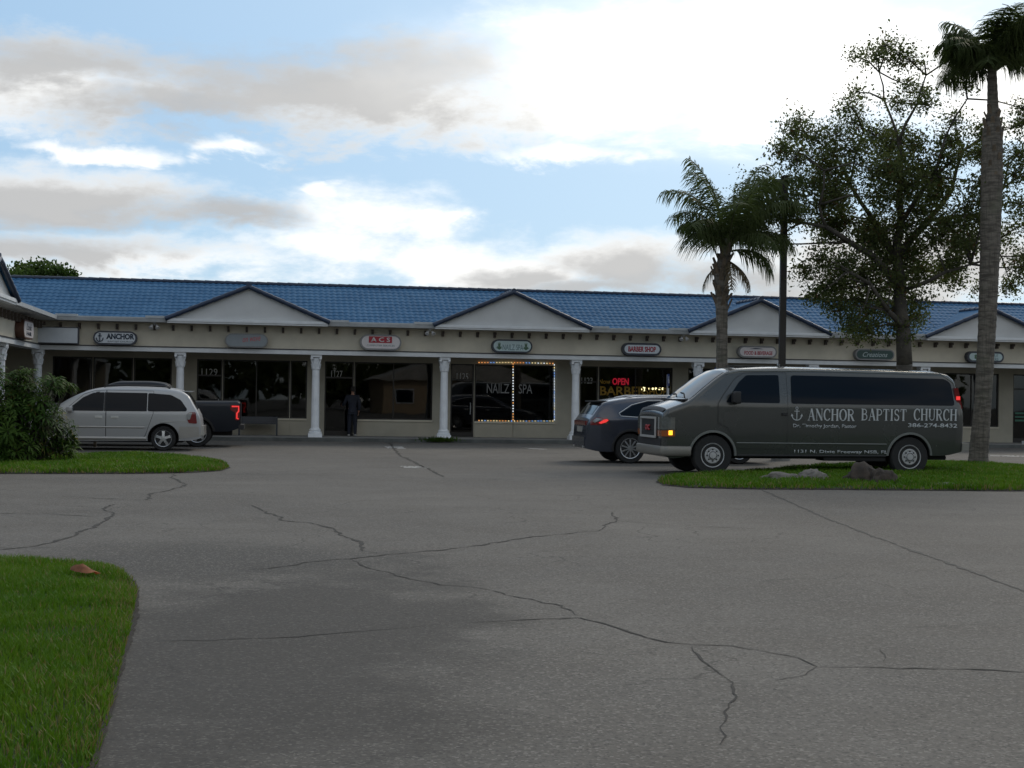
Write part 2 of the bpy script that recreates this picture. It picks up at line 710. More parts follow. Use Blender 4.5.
crack([(880, 648), (885, 655), (883, 662)], 0.018, 0.03)
crack([(762, 490), (830, 520), (908, 549), (960, 568), (1050, 600)], 0.065, 0.02, M_SEAM, 'pavement_seam')
crack([(229, 474), (300, 475), (420, 478), (520, 480)], 0.045, 0.03, M_SEAM, 'pavement_seam')
crack([(-20, 548), (70, 548)], 0.03, 0.02, M_SEAM, 'pavement_seam')


def paintmark(quad):
    bm = nb()
    c = [ground(*p) for p in quad]
    n = 14
    rnd = random.Random(int(quad[0][0]))
    for i in range(n):
        for j in range(5):
            if rnd.random() < 0.25:
                continue
            f = lambda s, t: (c[0].lerp(c[1], s)).lerp(c[3].lerp(c[2], s), t) + Vector((0, 0, 0.004))
            e = [rnd.uniform(-0.12, 0.12) for _ in range(4)]
            q = [f((i + e[0]) / n, (j + e[1]) / 5), f((i + 1 + e[2]) / n, (j + e[3]) / 5), f((i + 1 + e[0]) / n, (j + 1 + e[2]) / 5), f((i + e[3]) / n, (j + 1 + e[1]) / 5)]
            bm.faces.new([bm.verts.new(p) for p in q])
    return struct(obj('road_marking', bm, M_PAINT))


paintmark([(399, 466), (424, 466.5), (429, 468.5), (404, 468)])
paintmark([(384, 446.3), (402, 446.6), (406, 449), (388, 448.5)])
paintmark([(525, 447.8), (545, 449), (548, 450), (528, 448.8)])
paintmark([(990, 455), (1024, 455.8), (1024, 457), (990, 456.2)])

# ------------------------------------------------------------------ the row of shops
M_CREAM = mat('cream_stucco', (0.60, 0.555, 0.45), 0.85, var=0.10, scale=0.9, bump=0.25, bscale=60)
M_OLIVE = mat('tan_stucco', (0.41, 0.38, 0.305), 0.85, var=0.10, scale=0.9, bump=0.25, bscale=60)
M_GABLE = mat('pale_stucco', (0.56, 0.565, 0.56), 0.85, var=0.07, scale=0.8, bump=0.25, bscale=60)
M_WHITE = mat('white_trim', (0.68, 0.70, 0.71), 0.55, var=0.07, scale=2)
M_COLW = mat('white_column', (0.78, 0.805, 0.83), 0.55, var=0.07, scale=3)
M_LINE = mat('near_black', (0.035, 0.035, 0.04), 0.6, var=0.1)
M_BRKT = mat('brown_bracket', (0.075, 0.058, 0.047), 0.7, var=0.2)
M_GUT = mat('grey_gutter', (0.42, 0.44, 0.45), 0.5, var=0.1)
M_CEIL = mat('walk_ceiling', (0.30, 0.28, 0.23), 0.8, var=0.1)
M_BRONZE = mat('bronze_frame', (0.022, 0.020, 0.018), 0.4, metal=0.3, var=0.1)
M_GLASS = glassmat('tinted_glass', (0.42, 0.43, 0.41))
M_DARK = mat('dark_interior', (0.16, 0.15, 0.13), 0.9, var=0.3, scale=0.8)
M_NUM = mat('white_numerals', (0.45, 0.45, 0.44), 0.6, var=0)
M_CONC = mat('concrete_walk', (0.24, 0.235, 0.22), 0.85, var=0.15, scale=1.2, bump=0.2)
M_KERB = mat('stained_kerb', (0.10, 0.105, 0.10), 0.9, var=0.3, scale=1.5, bump=0.3)


def tilemat():
    m, t, b = newmat('blue_glazed_tile')
    g = t.n('ShaderNodeTexCoord')
    o = g.outputs['Object']
    c = t.mix(t.sstep(t.noise(o, 0.7, 5, 0.6), 0.3, 0.7), (0.038, 0.112, 0.220), (0.058, 0.148, 0.270))
    cell = t.sep(t.vor(o, 3.6, 'Color'))[0]
    c = t.mix(t.m('MULTIPLY', cell, 0.5), c, (0.065, 0.165, 0.30))
    dirt = t.sstep(t.noise(o, 2.5, 6, 0.7), 0.52, 0.78)
    c = t.mix(t.m('MULTIPLY', dirt, 0.35), c, (0.03, 0.05, 0.075))
    t.put(b.inputs['Base Color'], c)
    b.inputs['Roughness'].default_value = 0.75
    b.inputs['Specular IOR Level'].default_value = 0.08
    return m


M_TILE = tilemat()
M_RIDGE = mat('dark_blue_ridge_tile', (0.016, 0.030, 0.062), 0.45, var=0.25, scale=3)

PIT = 0.45
VE, ZE = -0.72, 4.02            # eave line
RUN = 3.22
ZR = ZE + PIT * RUN
U0 = fu(33)                     # the inner corner, where the wing starts
U1 = 27.0
WALLV = 2.0
ZW = 0.13                       # pavement level
ZB0, ZB1, ZF0, ZF1 = 2.94, 3.085, 3.12, 3.90

bld = thing('shop_row', 'long cream row of shops with blue tiled roof, white columns and gables', 'building', BO, TH)


def tiles(w, slope, orient=1, tw=0.20, tl=0.30, sub=6):
    """rows of rounded tiles: x along the eave, s up the slope; returns verts, faces"""
    nxs = int(w / tw * sub)
    nc = int(slope / tl) + 1
    rows = []
    for k in range(nc):
        s0, s1 = k * tl, min((k + 1) * tl, slope)
        rows.append((s0 - 0.004, 0.0))
        rows.append((s0, 0.020))
        rows.append(((s0 + s1) / 2, 0.008))
        rows.append((s1 - 0.006, 0.006))
    V, Fc = [], []
    for (s, h) in rows:
        for i in range(nxs + 1):
            x = i * tw / sub
            ph = (i % sub) / sub
            b = 0.021 * (0.5 - 0.5 * cos(2 * pi * ph)) ** 0.7
            jit = 0.003 * noise.noise(Vector((i // sub * 1.7, int(s / tl) * 2.3, 0.5)))
            V.append((x, s, h + b + jit))
    n1 = nxs + 1
    for r in range(len(rows) - 1):
        for i in range(nxs):
            a = r * n1 + i
            Fc.append((a, a + 1, a + n1 + 1, a + n1))
    return V, Fc


def slope_roof(name, org, xdir, updir, w, run, parent, pit=PIT, clip=None):
    org, xdir, updir = Vector(org), Vector(xdir), Vector(updir)
    L = run * sqrt(1 + pit * pit)
    up = (updir + Vector((0, 0, pit))).normalized()
    nn = xdir.cross(up).normalized()
    if nn.z < 0:
        nn = -nn
    V, Fc = tiles(w, L)
    V2 = [org + xdir * a + up * b + nn * c for a, b, c in V]
    if clip:
        keep = [clip(v) for v in V2]
        Fc = [f for f in Fc if any(keep[i] for i in f)]
    o = rawmesh(name, [tuple(v) for v in V2], Fc, M_TILE, parent)
    o.data.shade_smooth()
    o.data.set_sharp_from_angle(angle=radians(50))
    return o


def ridge_caps(name, a, b, parent, r=0.075, step=0.36):
    a, b = Vector(a), Vector(b)
    n = max(1, int((b - a).length / step))
    bm = nb()
    d = (b - a) / n
    for k in range(n):
        tube(bm, [a + d * k, a + d * (k + 1.06)], [r * 1.1, r * 0.9], 8)
    return obj(name, bm, M_RIDGE, parent, smooth=True, angle=50)


UL = U0 - 8.0
roof = slope_roof('roof', (UL, VE, ZE), (1, 0, 0), (0, 1, 0), U1 - UL, RUN, bld)
ridge_caps('ridge_cap', (UL, VE + RUN, ZR + 0.03), (U1, VE + RUN, ZR + 0.03), roof)
bm = nb()      # rear slope and the far gable end
a = [(UL, VE + RUN, ZR), (U1, VE + RUN, ZR), (U1, VE + 2 * RUN, ZE), (UL, VE + 2 * RUN, ZE)]
bm.faces.new([bm.verts.new(p) for p in a])
b_ = [(U1 - 0.05, VE + 0.2, ZE - .05), (U1 - 0.05, VE + RUN, ZR - 0.05), (U1 - 0.05, VE + 2 * RUN, ZE - .05)]
bm.faces.new([bm.verts.new(p) for p in b_])
obj('roof', bm, M_TILE, bld)

# fascia, beam, thin dark strip between the two, ceiling
bm = nb(); bx(bm, U0 - 0.1, U1, -0.20, 0.14, ZF0, ZF1); obj('fascia', bm, M_CREAM, bld)
bm = nb(); bx(bm, U0 - 0.1, U1, -0.24, 0.16, ZB0, ZB1); obj('beam', bm, M_WHITE, bld)
bm = nb(); bx(bm, U0 - 0.1, U1, -0.27, 0.15, ZB1 + 0.002, ZF0 - 0.002); obj('dark_strip', bm, M_LINE, bld)
bm = nb(); bx(bm, U0 - 0.1, U1, VE + 0.02, 0.10, ZF1 + 0.003, ZF1 + 0.05); obj('soffit', bm, M_GABLE, bld)
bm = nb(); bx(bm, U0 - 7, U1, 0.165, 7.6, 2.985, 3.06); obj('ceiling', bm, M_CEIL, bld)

# ----- gables on the front
GAB = [((168, 322), (327, 327.5), (247.5, 288)), ((435.6, 327), (588.4, 331.5), (513, 293.5)),
       ((690, 333), (828, 338), (760, 301.5)), ((927, 340), (1052, 344), (989, 310))]


def gable(org, xd, yd, half, hgt):
    """a gable whose base centre is org, xd along the base, yd into the building"""
    org, xd, yd = Vector(org), Vector(xd), Vector(yd)

    def pt(x, y, z):
        return org + xd * x + yd * y + Vector((0, 0, z))
    bm = nb()
    f = [bm.verts.new(pt(-half, 0, 0.0)), bm.verts.new(pt(half, 0, 0.0)), bm.verts.new(pt(0, 0, hgt))]
    r = [bm.verts.new(pt(-half, 0.12, 0.0)), bm.verts.new(pt(half, 0.12, 0.0)), bm.verts.new(pt(0, 0.12, hgt))]
    bm.faces.new(f); bm.faces.new(r[::-1])
    for i in range(3):
        bm.faces.new((f[i], r[i], r[(i + 1) % 3], f[(i + 1) % 3]))
    g = obj('gable', bm, M_GABLE, bld)
    bm = nb()      # cornice under the gable
    for (z0, z1, y0) in ((-0.11, -0.005, -0.09), (-0.05, 0.045, -0.13)):
        q = [pt(x, y, z) for x in (-half - .02, half + .02) for y in (y0, 0.10) for z in (z0, z1)]
        v = [bm.verts.new(p) for p in q]
        for fc in ((0, 1, 3, 2), (4, 6, 7, 5), (0, 4, 5, 1), (2, 3, 7, 6), (0, 2, 6, 4), (1, 5, 7, 3)):
            bm.faces.new([v[i] for i in fc])
    obj('cornice', bm, M_WHITE, g)
    s = hgt / half
    for sg in (-1, 1):
        bm = nb()  # slope of the small roof, running back into the main roof
        L = hgt / PIT + 0.25
        nrm = Vector((sg * s, 0, 1)).normalized()
        n = 14
        m_ = int(L / 0.34)
        grid = []
        for i in range(n * 4 + 1):
            row = []
            for j in range(m_ + 1):
                t = i / (n * 4)
                x = sg * half * (1.03 - 1.03 * t)
                z = hgt * 1.0 - abs(x) * s + 0.05 + 0.03 * (0.5 - 0.5 * cos(2 * pi * (i % 4) / 4))
                row.append(bm.verts.new(pt(x, -0.10 + j * L / m_, z)))
            grid.append(row)
        for i in range(n * 4):
            for j in range(m_):
                bm.faces.new((grid[i][j], grid[i + 1][j], grid[i + 1][j + 1], grid[i][j + 1]))
        obj('roof', bm, M_TILE, g, smooth=True, angle=50)
        # dark rake tiles along the edge
        a = pt(sg * half * 1.035, -0.13, 0.02)
        e = pt(0, -0.13, hgt + 0.035)
        k = max(1, int((e - a).length / 0.38))
        bm = nb()
        d = (e - a) / k
        for q in range(k):
            tube(bm, [a + d * q, a + d * (q + 1.05)], [0.082, 0.068], 8)
        obj('rake_tile', bm, M_RIDGE, g, smooth=True, angle=50)
    ridge_caps('ridge_cap', pt(0, -0.16, hgt + 0.08), pt(0, hgt / PIT - 0.05, hgt + 0.08), g, 0.085)
    return g


GV = VE - 0.10
gspan = []
for (pl, pr, pa) in GAB:
    ul, zl = fac(*pl, GV)
    ur, zr = fac(*pr, GV)
    ua, za = fac(*pa, GV)
    half = (ur - ul) / 2
    gspan.append((ul, ur))
    gable(((ul + ur) / 2, GV, ZF1 + 0.09), (1, 0, 0), (0, 1, 0), half, za - ZF1 - 0.09)
# gutters between the gables
xs = [U0 + 0.75] + [x for s in gspan for x in s] + [U1]
for i in range(0, len(xs), 2):
    if xs[i + 1] - xs[i] < 0.3:
        continue
    bm = nb()
    prism(bm, [], 0, 0) if False else None
    x0, x1 = xs[i] + 0.03, xs[i + 1] - 0.03
    pr = [(VE - 0.13, ZE - 0.01), (VE - 0.13, ZE + 0.03), (VE - 0.10, ZE + 0.03), (VE - 0.10, ZE - 0.09), (VE, ZE - 0.09), (VE, ZE + 0.0), (VE + .02, ZE), (VE + 0.02, ZE - 0.12), (VE - 0.10, ZE - 0.12)]
    A = [bm.verts.new((x0, y, z)) for y, z in pr]
    Bq = [bm.verts.new((x1, y, z)) for y, z in pr]
    bm.faces.new(A); bm.faces.new(Bq[::-1])
    for q in range(len(pr)):
        bm.faces.new((A[q], A[(q + 1) % len(pr)], Bq[(q + 1) % len(pr)], Bq[q]))
    gt = obj('gutter', bm, M_GUT, bld)
    for e, sg in ((x0, 1), (x1, -1)):      # the raised flashing beside each gable
        bm = nb()
        bx(bm, min(e, e + sg * 0.7), max(e, e + sg * 0.7), VE - 0.15, VE + 0.25, ZE + 0.005, ZE + 0.085)
        obj('flashing', bm, M_GUT, gt)
# brackets under the eave
bmb = nb()
bx(bmb, -0.038, 0.038, -0.34, -0.20, 3.65, 3.83)
bx(bmb, -0.038, 0.038, -0.43, -0.34, 3.74, 3.83)
b0 = obj('bracket', bmb, M_BRKT, bld)
ub = fu(60.5)
b0.location.x = ub
while ub < 21:
    ub += 0.605
    c = b0.copy(); COL.objects.link(c); c.parent = bld; c.location.x = ub

# ----- columns
def column_mesh(parent, u, v, rz=0):
    bm = nb()
    def flute(a, h):
        return 1 - 0.035 * (0.5 + 0.5 * cos(a * 14))
    lathe(bm, [(0.150, 0.30 + ZW), (0.142, 0.36 + ZW), (0.139, 1.2), (0.126, 2.42), (0.126, 2.46)], 56, (0, 0, 0), mod=flute)
    o = obj('column', bm, M_COLW, parent, smooth=True, angle=40)
    o.location = (u, v, 0)
    bm = nb()
    bx(bm, -0.235, 0.235, -0.235, 0.235, ZW, ZW + 0.12)
    lathe(bm, [(0.225, ZW + .12), (0.235, ZW + .15), (0.225, ZW + .185), (0.185, ZW + .20), (0.19, ZW + .23), (0.20, ZW + .25), (0.17, ZW + .285), (0.155, ZW + .30)], 24)
    obj('base', bm, M_COLW, o, smooth=True, angle=35)
    bm = nb()
    lathe(bm, [(0.135, 2.44), (0.152, 2.455), (0.152, 2.48), (0.128, 2.50), (0.126, 2.62), (0.138, 2.78), (0.15, 2.83)], 24)
    for tier, (z0, hh, r0, r1) in enumerate(((2.49, 0.16, 0.130, 0.165), (2.60, 0.19, 0.132, 0.18))):
        for k in range(8):
            a = 2 * pi * (k + 0.5 * tier) / 8
            ca, sa = cos(a), sin(a)
            pr = []
            for (t, w) in ((0, .05), (.4, .062), (.75, .055), (1.0, .03)):
                r = r0 + (r1 - r0) * t ** 2.2
                z = z0 + hh * (t if t < 1 else 0.88)
                pr.append((r, z, w))
            pv = None
            for (r, z, w) in pr:
                q = [bm.verts.new((ca * (r + dr) - sa * ww, sa * (r + dr) + ca * ww, z)) for dr, ww in ((0.0, -w), (0.028, 0), (0.0, w))]
                if pv:
                    bm.faces.new((pv[0], pv[1], q[1], q[0])); bm.faces.new((pv[1], pv[2], q[2], q[1]))
                pv = q
    for sx in (-1, 1):          # corner scrolls and abacus
        for sy in (-1, 1):
            lathe(bm, [(0.02, -0.03), (0.045, -0.02), (0.045, 0.02), (0.02, 0.03)], 10, (sx * 0.148, sy * 0.148, 2.82), 'Y')
    bx(bm, -0.185, 0.185, -0.185, 0.185, 2.855, 2.938)
    obj('capital', bm, M_COLW, o, smooth=True, angle=35)
    return o


first = column_mesh(bld, fu(37.5) + 0.0, 0.0)


def copycol(u, v):
    c = first.copy(); COL.objects.link(c); c.parent = bld; c.location = (u, v, 0)
    for ch in first.children:
        d = ch.copy(); COL.objects.link(d); d.parent = c
    return c


colu = [fu(179.8), fu(315.5), fu(444), fu(575.5), fu(697.5)]
stp = 4.3
colu += [colu[-1] + stp * k for k in (1, 2, 3)]
for u in colu:
    copycol(u, 0.0)

# ----- storefront wall with its openings.  (kind, px0, px1)
ops = [('w', 52, 92, .25), ('w', 92.6, 132.6, .25), ('w', 133.2, 171.5, .25),
       ('d', 196.5, 222, 0), ('w', 222.6, 289.6, .72), ('w', 290.2, 307, .72),
       ('d', 324.5, 353.5, 0), ('w', 354.2, 432.5, .72),
       ('d', 450.5, 473.8, 0), ('w', 474.6, 513, .70), ('w', 513.7, 555, .70),
       ('d', 580, 598, 0), ('w', 598.8, 672.5, .72),
       ('d', 688, 712, 0), ('w', 712.8, 782, .72),
       ('w', 815, 880, .72), ('d', 880.8, 905, 0),
       ('w', 945, 998.8, .72), ('d', 1013.2, 1038, 0), ('w', 1038.8, 1090, .72)]
ZH = 2.77
ed = []
for kd, a, b, sl_ in ops:
    ed.append([kd, fu(a, WALLV), fu(b, WALLV), sl_])
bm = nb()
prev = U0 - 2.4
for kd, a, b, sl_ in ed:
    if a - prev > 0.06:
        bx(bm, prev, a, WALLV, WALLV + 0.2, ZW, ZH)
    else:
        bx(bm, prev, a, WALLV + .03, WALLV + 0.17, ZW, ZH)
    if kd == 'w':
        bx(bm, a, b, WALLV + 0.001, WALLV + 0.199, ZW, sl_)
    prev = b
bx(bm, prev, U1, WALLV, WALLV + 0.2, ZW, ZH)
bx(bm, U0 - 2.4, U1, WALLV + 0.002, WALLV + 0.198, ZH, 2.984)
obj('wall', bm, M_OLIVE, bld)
# rooms behind
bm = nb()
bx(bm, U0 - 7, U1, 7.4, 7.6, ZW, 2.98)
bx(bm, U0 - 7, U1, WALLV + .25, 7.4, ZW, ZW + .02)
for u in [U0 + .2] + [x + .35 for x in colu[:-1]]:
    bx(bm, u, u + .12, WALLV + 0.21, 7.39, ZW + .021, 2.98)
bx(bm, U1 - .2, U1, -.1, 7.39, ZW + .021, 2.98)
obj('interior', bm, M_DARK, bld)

DOORS, WINS = [], []


def glazed(kd, a, b, sl_):
    f = 0.05
    bm = nb()
    y0, y1 = WALLV + 0.05, WALLV + 0.12
    zb_ = sl_ if kd == 'w' else ZW + 0.004
    bx(bm, a, a + f, y0, y1, zb_, ZH)
    bx(bm, b - f, b, y0, y1, zb_, ZH)
    bx(bm, a + f, b - f, y0 + .001, y1 - .001, ZH - f, ZH)
    bx(bm, a + f, b - f, y0 + .001, y1 - .001, zb_, zb_ + (f if kd == 'w' else 0.16))
    if kd == 'd':
        bx(bm, a + f, b - f, y0 + .001, y1 - .001, 2.17, 2.23)
    elif b - a > 1.9:
        k = 2 if b - a < 3.2 else 3
        for q in range(1, k):
            x = a + (b - a) * q / k
            bx(bm, x - 0.02, x + 0.02, y0 + .001, y1 - .001, zb_ + f, ZH - f)
    w = obj('window' if kd == 'w' else 'door', bm, M_BRONZE, bld)
    bm = nb()
    bx(bm, a + f * .5, b - f * .5, WALLV + 0.078, WALLV + 0.088, zb_ + f * .5, ZH - f * .5)
    obj('pane', bm, M_GLASS, w)
    if kd == 'w':
        bm = nb()
        bx(bm, a - 0.0, b + 0.0, WALLV - 0.05, WALLV - 0.001, sl_ - 0.06, sl_)
        obj('sill', bm, M_CREAM, w)
    if kd == 'd':
        bm = nb()
        tube(bm, [(b - 0.12, y0, 0.95), (b - 0.12, y0 - 0.07, 0.97), (b - 0.12, y0 - 0.07, 1.35), (b - 0.12, y0, 1.37)], 0.014, 8)
        obj('handle', bm, M_GUT, w)
    return w


els = [glazed(*e) for e in ed]
WY = WALLV + 0.072


def plate(i, body, pxc, pyc, w, h, m, **kw):
    u, z = fac(pxc, pyc, WY)
    return addtext('lettering', body, m, els[i], (u, WY, z), w=w, h=h, **kw)


plate(3, '1129', 209.5, 372, 0.55, 0.24, M_NUM)
plate(6, '1127', 336.8, 374, 0.40, 0.24, M_NUM)
plate(8, '1125', 462.5, 376.5, 0.42, 0.25, M_NUM)
plate(11, '1123', 587, 380.5, 0.42, 0.22, M_NUM)
M_NAILZ = mat('grey_lettering', (0.30, 0.30, 0.30), 0.6, var=0)
uN = els[9]
plate(9, 'NAILZ', 498, 388.5, 0.82, 0.34, M_NAILZ)
plate(10, 'SPA', 525.5, 389, 0.50, 0.34, M_NAILZ)
M_YEL = mat('amber_lettering', (0.42, 0.24, 0.03), 0.6, var=0.1)
plate(12, 'BARBER', 623, 391, 1.75, 0.34, M_YEL, bold=0.02)
plate(12, 'SHOP', 656, 391.5, 0.86, 0.30, M_YEL, bold=0.02)
plate(12, 'Now', 604.5, 381.5, 0.42, 0.18, M_YEL, bold=0.015)
M_GRN = mat('green_poster', (0.05, 0.16, 0.11), 0.7, var=0.1)
u, z = fac(1021, 422, WY)
bm = nb()
for k in range(3):
    bx(bm, u - .25, u + .3, WY - .002, WY + .004, 0.95 + .14 * k, 1.02 + .14 * k)
obj('poster', bm, M_GRN, els[18])

# ----- pavement in front of the shops
bm = nb()
bx(bm, U0 + 0.62, U1, -0.62, 7.4, -0.02, ZW)
struct(obj('sidewalk', bm, M_CONC)).matrix_world = Matrix.Translation(BO) @ Matrix.Rotation(TH, 4, 'Z')
bm = nb()
bx(bm, U0 + 0.62, U1, -0.78, -0.622, -0.02, ZW - 0.004)
struct(obj('kerb', bm, M_KERB)).matrix_world = Matrix.Translation(BO) @ Matrix.Rotation(TH, 4, 'Z')

# ----- the left wing, turned a quarter: its front is the plane u = UW
UW = U0
WV0 = -16.0
PV = 1.0
bm = nb(); bx(bm, UW - 0.14, UW + 0.20, WV0, -0.27, ZF0, ZF1); obj('fascia', bm, M_CREAM, bld)
bm = nb(); bx(bm, UW - 0.16, UW + 0.24, WV0, -0.28, ZB0, ZB1); obj('beam', bm, M_WHITE, bld)
bm = nb(); bx(bm, UW - 0.15, UW + 0.27, WV0, -0.28, ZB1 + .002, ZF0 - .002); obj('dark_strip', bm, M_LINE, bld)  # thin dark strip carried on above the wing beam
bm = nb(); bx(bm, UW - 0.10, UW + 0.70, WV0, VE - .02, ZF1 + .003, ZF1 + .05); obj('soffit', bm, M_GABLE, bld)
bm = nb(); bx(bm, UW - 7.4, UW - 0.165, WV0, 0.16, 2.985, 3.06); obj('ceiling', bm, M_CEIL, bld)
bm = nb(); bx(bm, UW - 2.4, UW - 2.2, WV0, -14.5, ZW, 2.98); bx(bm, UW - 2.4, UW - 2.2, WV0, 2.0, 2.77, 2.98)
bx(bm, UW - 2.4, UW - 2.2, -0.6, 2.0, ZW, 2.77); bx(bm, UW - 2.4, UW - 2.2, -5.6, -4.9, ZW, 2.77); bx(bm, UW - 2.4, UW - 2.2, -10.2, -9.5, ZW, 2.77)
bx(bm, UW - 7.4, UW + .2, WV0 - .2, WV0, 0, 3.9); bx(bm, UW - 7.6, UW - 7.4, WV0, 7.5, 0, 3.9)
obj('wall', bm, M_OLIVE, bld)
for (a, b) in ((-4.9, -0.6), (-9.5, -5.6), (-14.5, -10.2)):
    bm = nb()
    for y in (a, a + 1.05, (a + b) / 2 + .3, b - .05):
        bx(bm, UW - 2.34, UW - 2.26, y, y + .05, ZW, 2.77)
    bx(bm, UW - 2.335, UW - 2.265, a, b, 2.70, 2.768)
    bx(bm, UW - 2.335, UW - 2.265, a, b, ZW + .001, ZW + .15)
    w = obj('window', bm, M_BRONZE, bld)
    bm = nb(); bx(bm, UW - 2.305, UW - 2.295, a + .02, b - .02, ZW + .1, 2.74); obj('pane', bm, M_GLASS, w)
bm = nb(); bx(bm, UW - 7.4, UW + 0.62, WV0, 7.4, -0.021, ZW - .001)
struct(obj('sidewalk', bm, M_CONC)).matrix_world = Matrix.Translation(BO) @ Matrix.Rotation(TH, 4, 'Z')
for k in range(1, 4):
    copycol(UW - 0.0, -6.1 * k)
# wing roof: eave on u = UW+.72
rw = slope_roof('roof', (UW + 0.72, WV0, ZE), (0, 1, 0), (-1, 0, 0), -WV0 + 4.2, RUN, bld)
ridge_caps('ridge_cap', (UW + 0.72 - RUN, WV0, ZR + 0.05), (UW + 0.72 - RUN, 3.4, ZR + 0.05), rw)
bm = nb()
bm.faces.new([bm.verts.new(p) for p in ((UW + .72 - RUN, WV0, ZR), (UW + .72 - RUN, 4, ZR), (UW + .72 - 2 * RUN, 4, ZE), (UW + .72 - 2 * RUN, WV0, ZE))])
obj('roof', bm, M_TILE, bld)
bm = nb(); bx(bm, UW + .70, UW + .84, -9.1, VE - .15, ZE - .10, ZE + .02); obj('gutter', bm, M_GUT, bld)
gable((UW + 0.82, -9.2 - 2.8, ZF1 + 0.09), (0, 1, 0), (-1, 0, 0), 2.8, 0.86)
for k in range(14):
    bm = nb()
    y = -0.75 - .605 * k
    bx(bm, UW + .20, UW + .36, y - .045, y + .045, 3.62, 3.83)
    bx(bm, UW + .36, UW + .46, y - .045, y + .045, 3.72, 3.83)
    obj('bracket', bm, M_BRKT, bld)

# ------------------------------------------------------------------ signs on the fascia
M_SFACE = mat('sign_face', (0.56, 0.60, 0.64), 0.4, var=0.05)
M_SWARM = mat('sign_face_warm', (0.62, 0.58, 0.58), 0.4, var=0.05)
M_STEAL = mat('sign_face_teal', (0.44, 0.55, 0.56), 0.4, var=0.06)
M_SGREY = mat('sign_face_grey', (0.23, 0.26, 0.28), 0.4, var=0.05)
M_SGRN = mat('sign_face_green', (0.020, 0.055, 0.050), 0.4, var=0.1)
M_CAB = mat('sign_cabinet', (0.045, 0.05, 0.065), 0.5, var=0.1)
M_CABL = mat('sign_cabinet_grey', (0.22, 0.22, 0.22), 0.5, var=0.1)
M_NAVY = mat('navy_ink', (0.020, 0.035, 0.060), 0.5, var=0)
M_RED = mat('red_ink', (0.36, 0.018, 0.035), 0.5, var=0)
M_PINK = mat('faded_red_ink', (0.45, 0.10, 0.12), 0.5, var=0)
M_TEAL = mat('teal_ink', (0.10, 0.17, 0.18), 0.5, var=0)
M_LEAFI = mat('green_ink', (0.08, 0.15, 0.09), 0.5, var=0)
M_OFFW = mat('pale_ink', (0.42, 0.50, 0.50), 0.5, var=0)


def sign(label, x0, x1, y0, y1, face, cab, rim=0.055, name='shop_sign'):
    v = -0.46
    ua, za = fac(x0, (y0 + y1) / 2, v)
    ub, zb = fac(x1, (y0 + y1) / 2, v)
    zt_ = fac((x0 + x1) / 2, y0, v)[1]
    zb_ = fac((x0 + x1) / 2, y1, v)[1]
    w, h = ub - ua, zt_ - zb_
    zb_ = max(zb_, ZF0 + .01)
    h = zt_ - zb_
    r = thing(name, label, 'sign', BW((ua + ub) / 2, v, (zt_ + zb_) / 2), TH, 'oval signs on the shop fascia')
    bm = nb()
    prism(bm, stadium(0, 0, w, h), 0, 0.255)
    obj('cabinet', bm, cab, r, smooth=True, angle=40)
    bm = nb()
    prism(bm, stadium(0, 0, w - 2 * rim, h - 2 * rim), -0.012, 0.0)
    obj('face', bm, face, r)
    return r, w, h


def anchor_bm(s, y, fat=1.0):
    """an anchor, total height s"""
    bm = nb()
    tube(bm, [(0, y, -0.42 * s), (0, y, 0.34 * s)], 0.035 * s * fat, 6)
    tube(bm, [(-0.2 * s, y, 0.2 * s), (0.2 * s, y, 0.2 * s)], 0.03 * s * fat, 6)
    tube(bm, [(0.09 * s * cos(k * pi / 5), y, 0.41 * s + 0.09 * s * sin(k * pi / 5)) for k in range(11)], 0.022 * s * fat, 6)
    tube(bm, [(0.36 * s * cos(a), y, -0.08 * s + 0.36 * s * sin(a)) for a in [pi + .15 + (pi - .3) * k / 10 for k in range(11)]], 0.035 * s * fat, 6)
    for sg in (-1, 1):
        prism(bm, [(sg * 0.26 * s, -0.16 * s), (sg * 0.45 * s, -0.16 * s), (sg * 0.38 * s, 0.04 * s)], y - .004, y + .004)
    return bm


SGA = 1
r, w, h = sign('oval white sign reading ANCHOR beside a dark blue anchor', 93, 137, 331, 346.5, M_SFACE, M_CAB)
obj('emblem', anchor_bm(0.29, -0.03, 1.6), M_NAVY, r).location.x = -0.49
addtext('lettering', 'ANCHOR', M_NAVY, r, (0.17, -.012, 0.05), w=0.90, h=0.19, bold=0.045)
addtext('lettering', 'BAPTIST CHURCH', M_NAVY, r, (0.17, -.012, -0.12), w=0.8, h=0.05)
r, w, h = sign('oval grey sign with a faded red script, on the fascia below the leftmost front gable', 225, 268, 333.5, 349, M_SGREY, M_CABL, 0.04)
addtext('lettering', 'on wave', M_PINK, r, (0.17, -.012, 0.02), w=0.6, h=0.14, shear=0.35).rotation_euler.y = -0.12
r, w, h = sign('oval white sign reading ACS in white letters on a red block', 360, 401.5, 334.5, 351.5, M_SWARM, M_CABL)
bm = nb(); bx(bm, -.41, .38, -.022, -.012, -.02, .20); obj('panel', bm, M_RED, r)
addtext('lettering', 'A C S', M_SWARM, r, (-0.015, -.022, 0.09), w=0.66, h=0.16, bold=0.03)
addtext('lettering', 'COMPUTER SERVICES', M_TEAL, r, (0, -.012, -0.11), w=0.95, h=0.055)
r, w, h = sign('oval pale teal sign with a green plant at each end of its lettering', 492, 532.5, 339.5, 355, M_STEAL, M_CAB)
addtext('lettering', 'NAILZ SPA', M_TEAL, r, (0.02, -.012, -0.04), w=0.72, h=0.20)
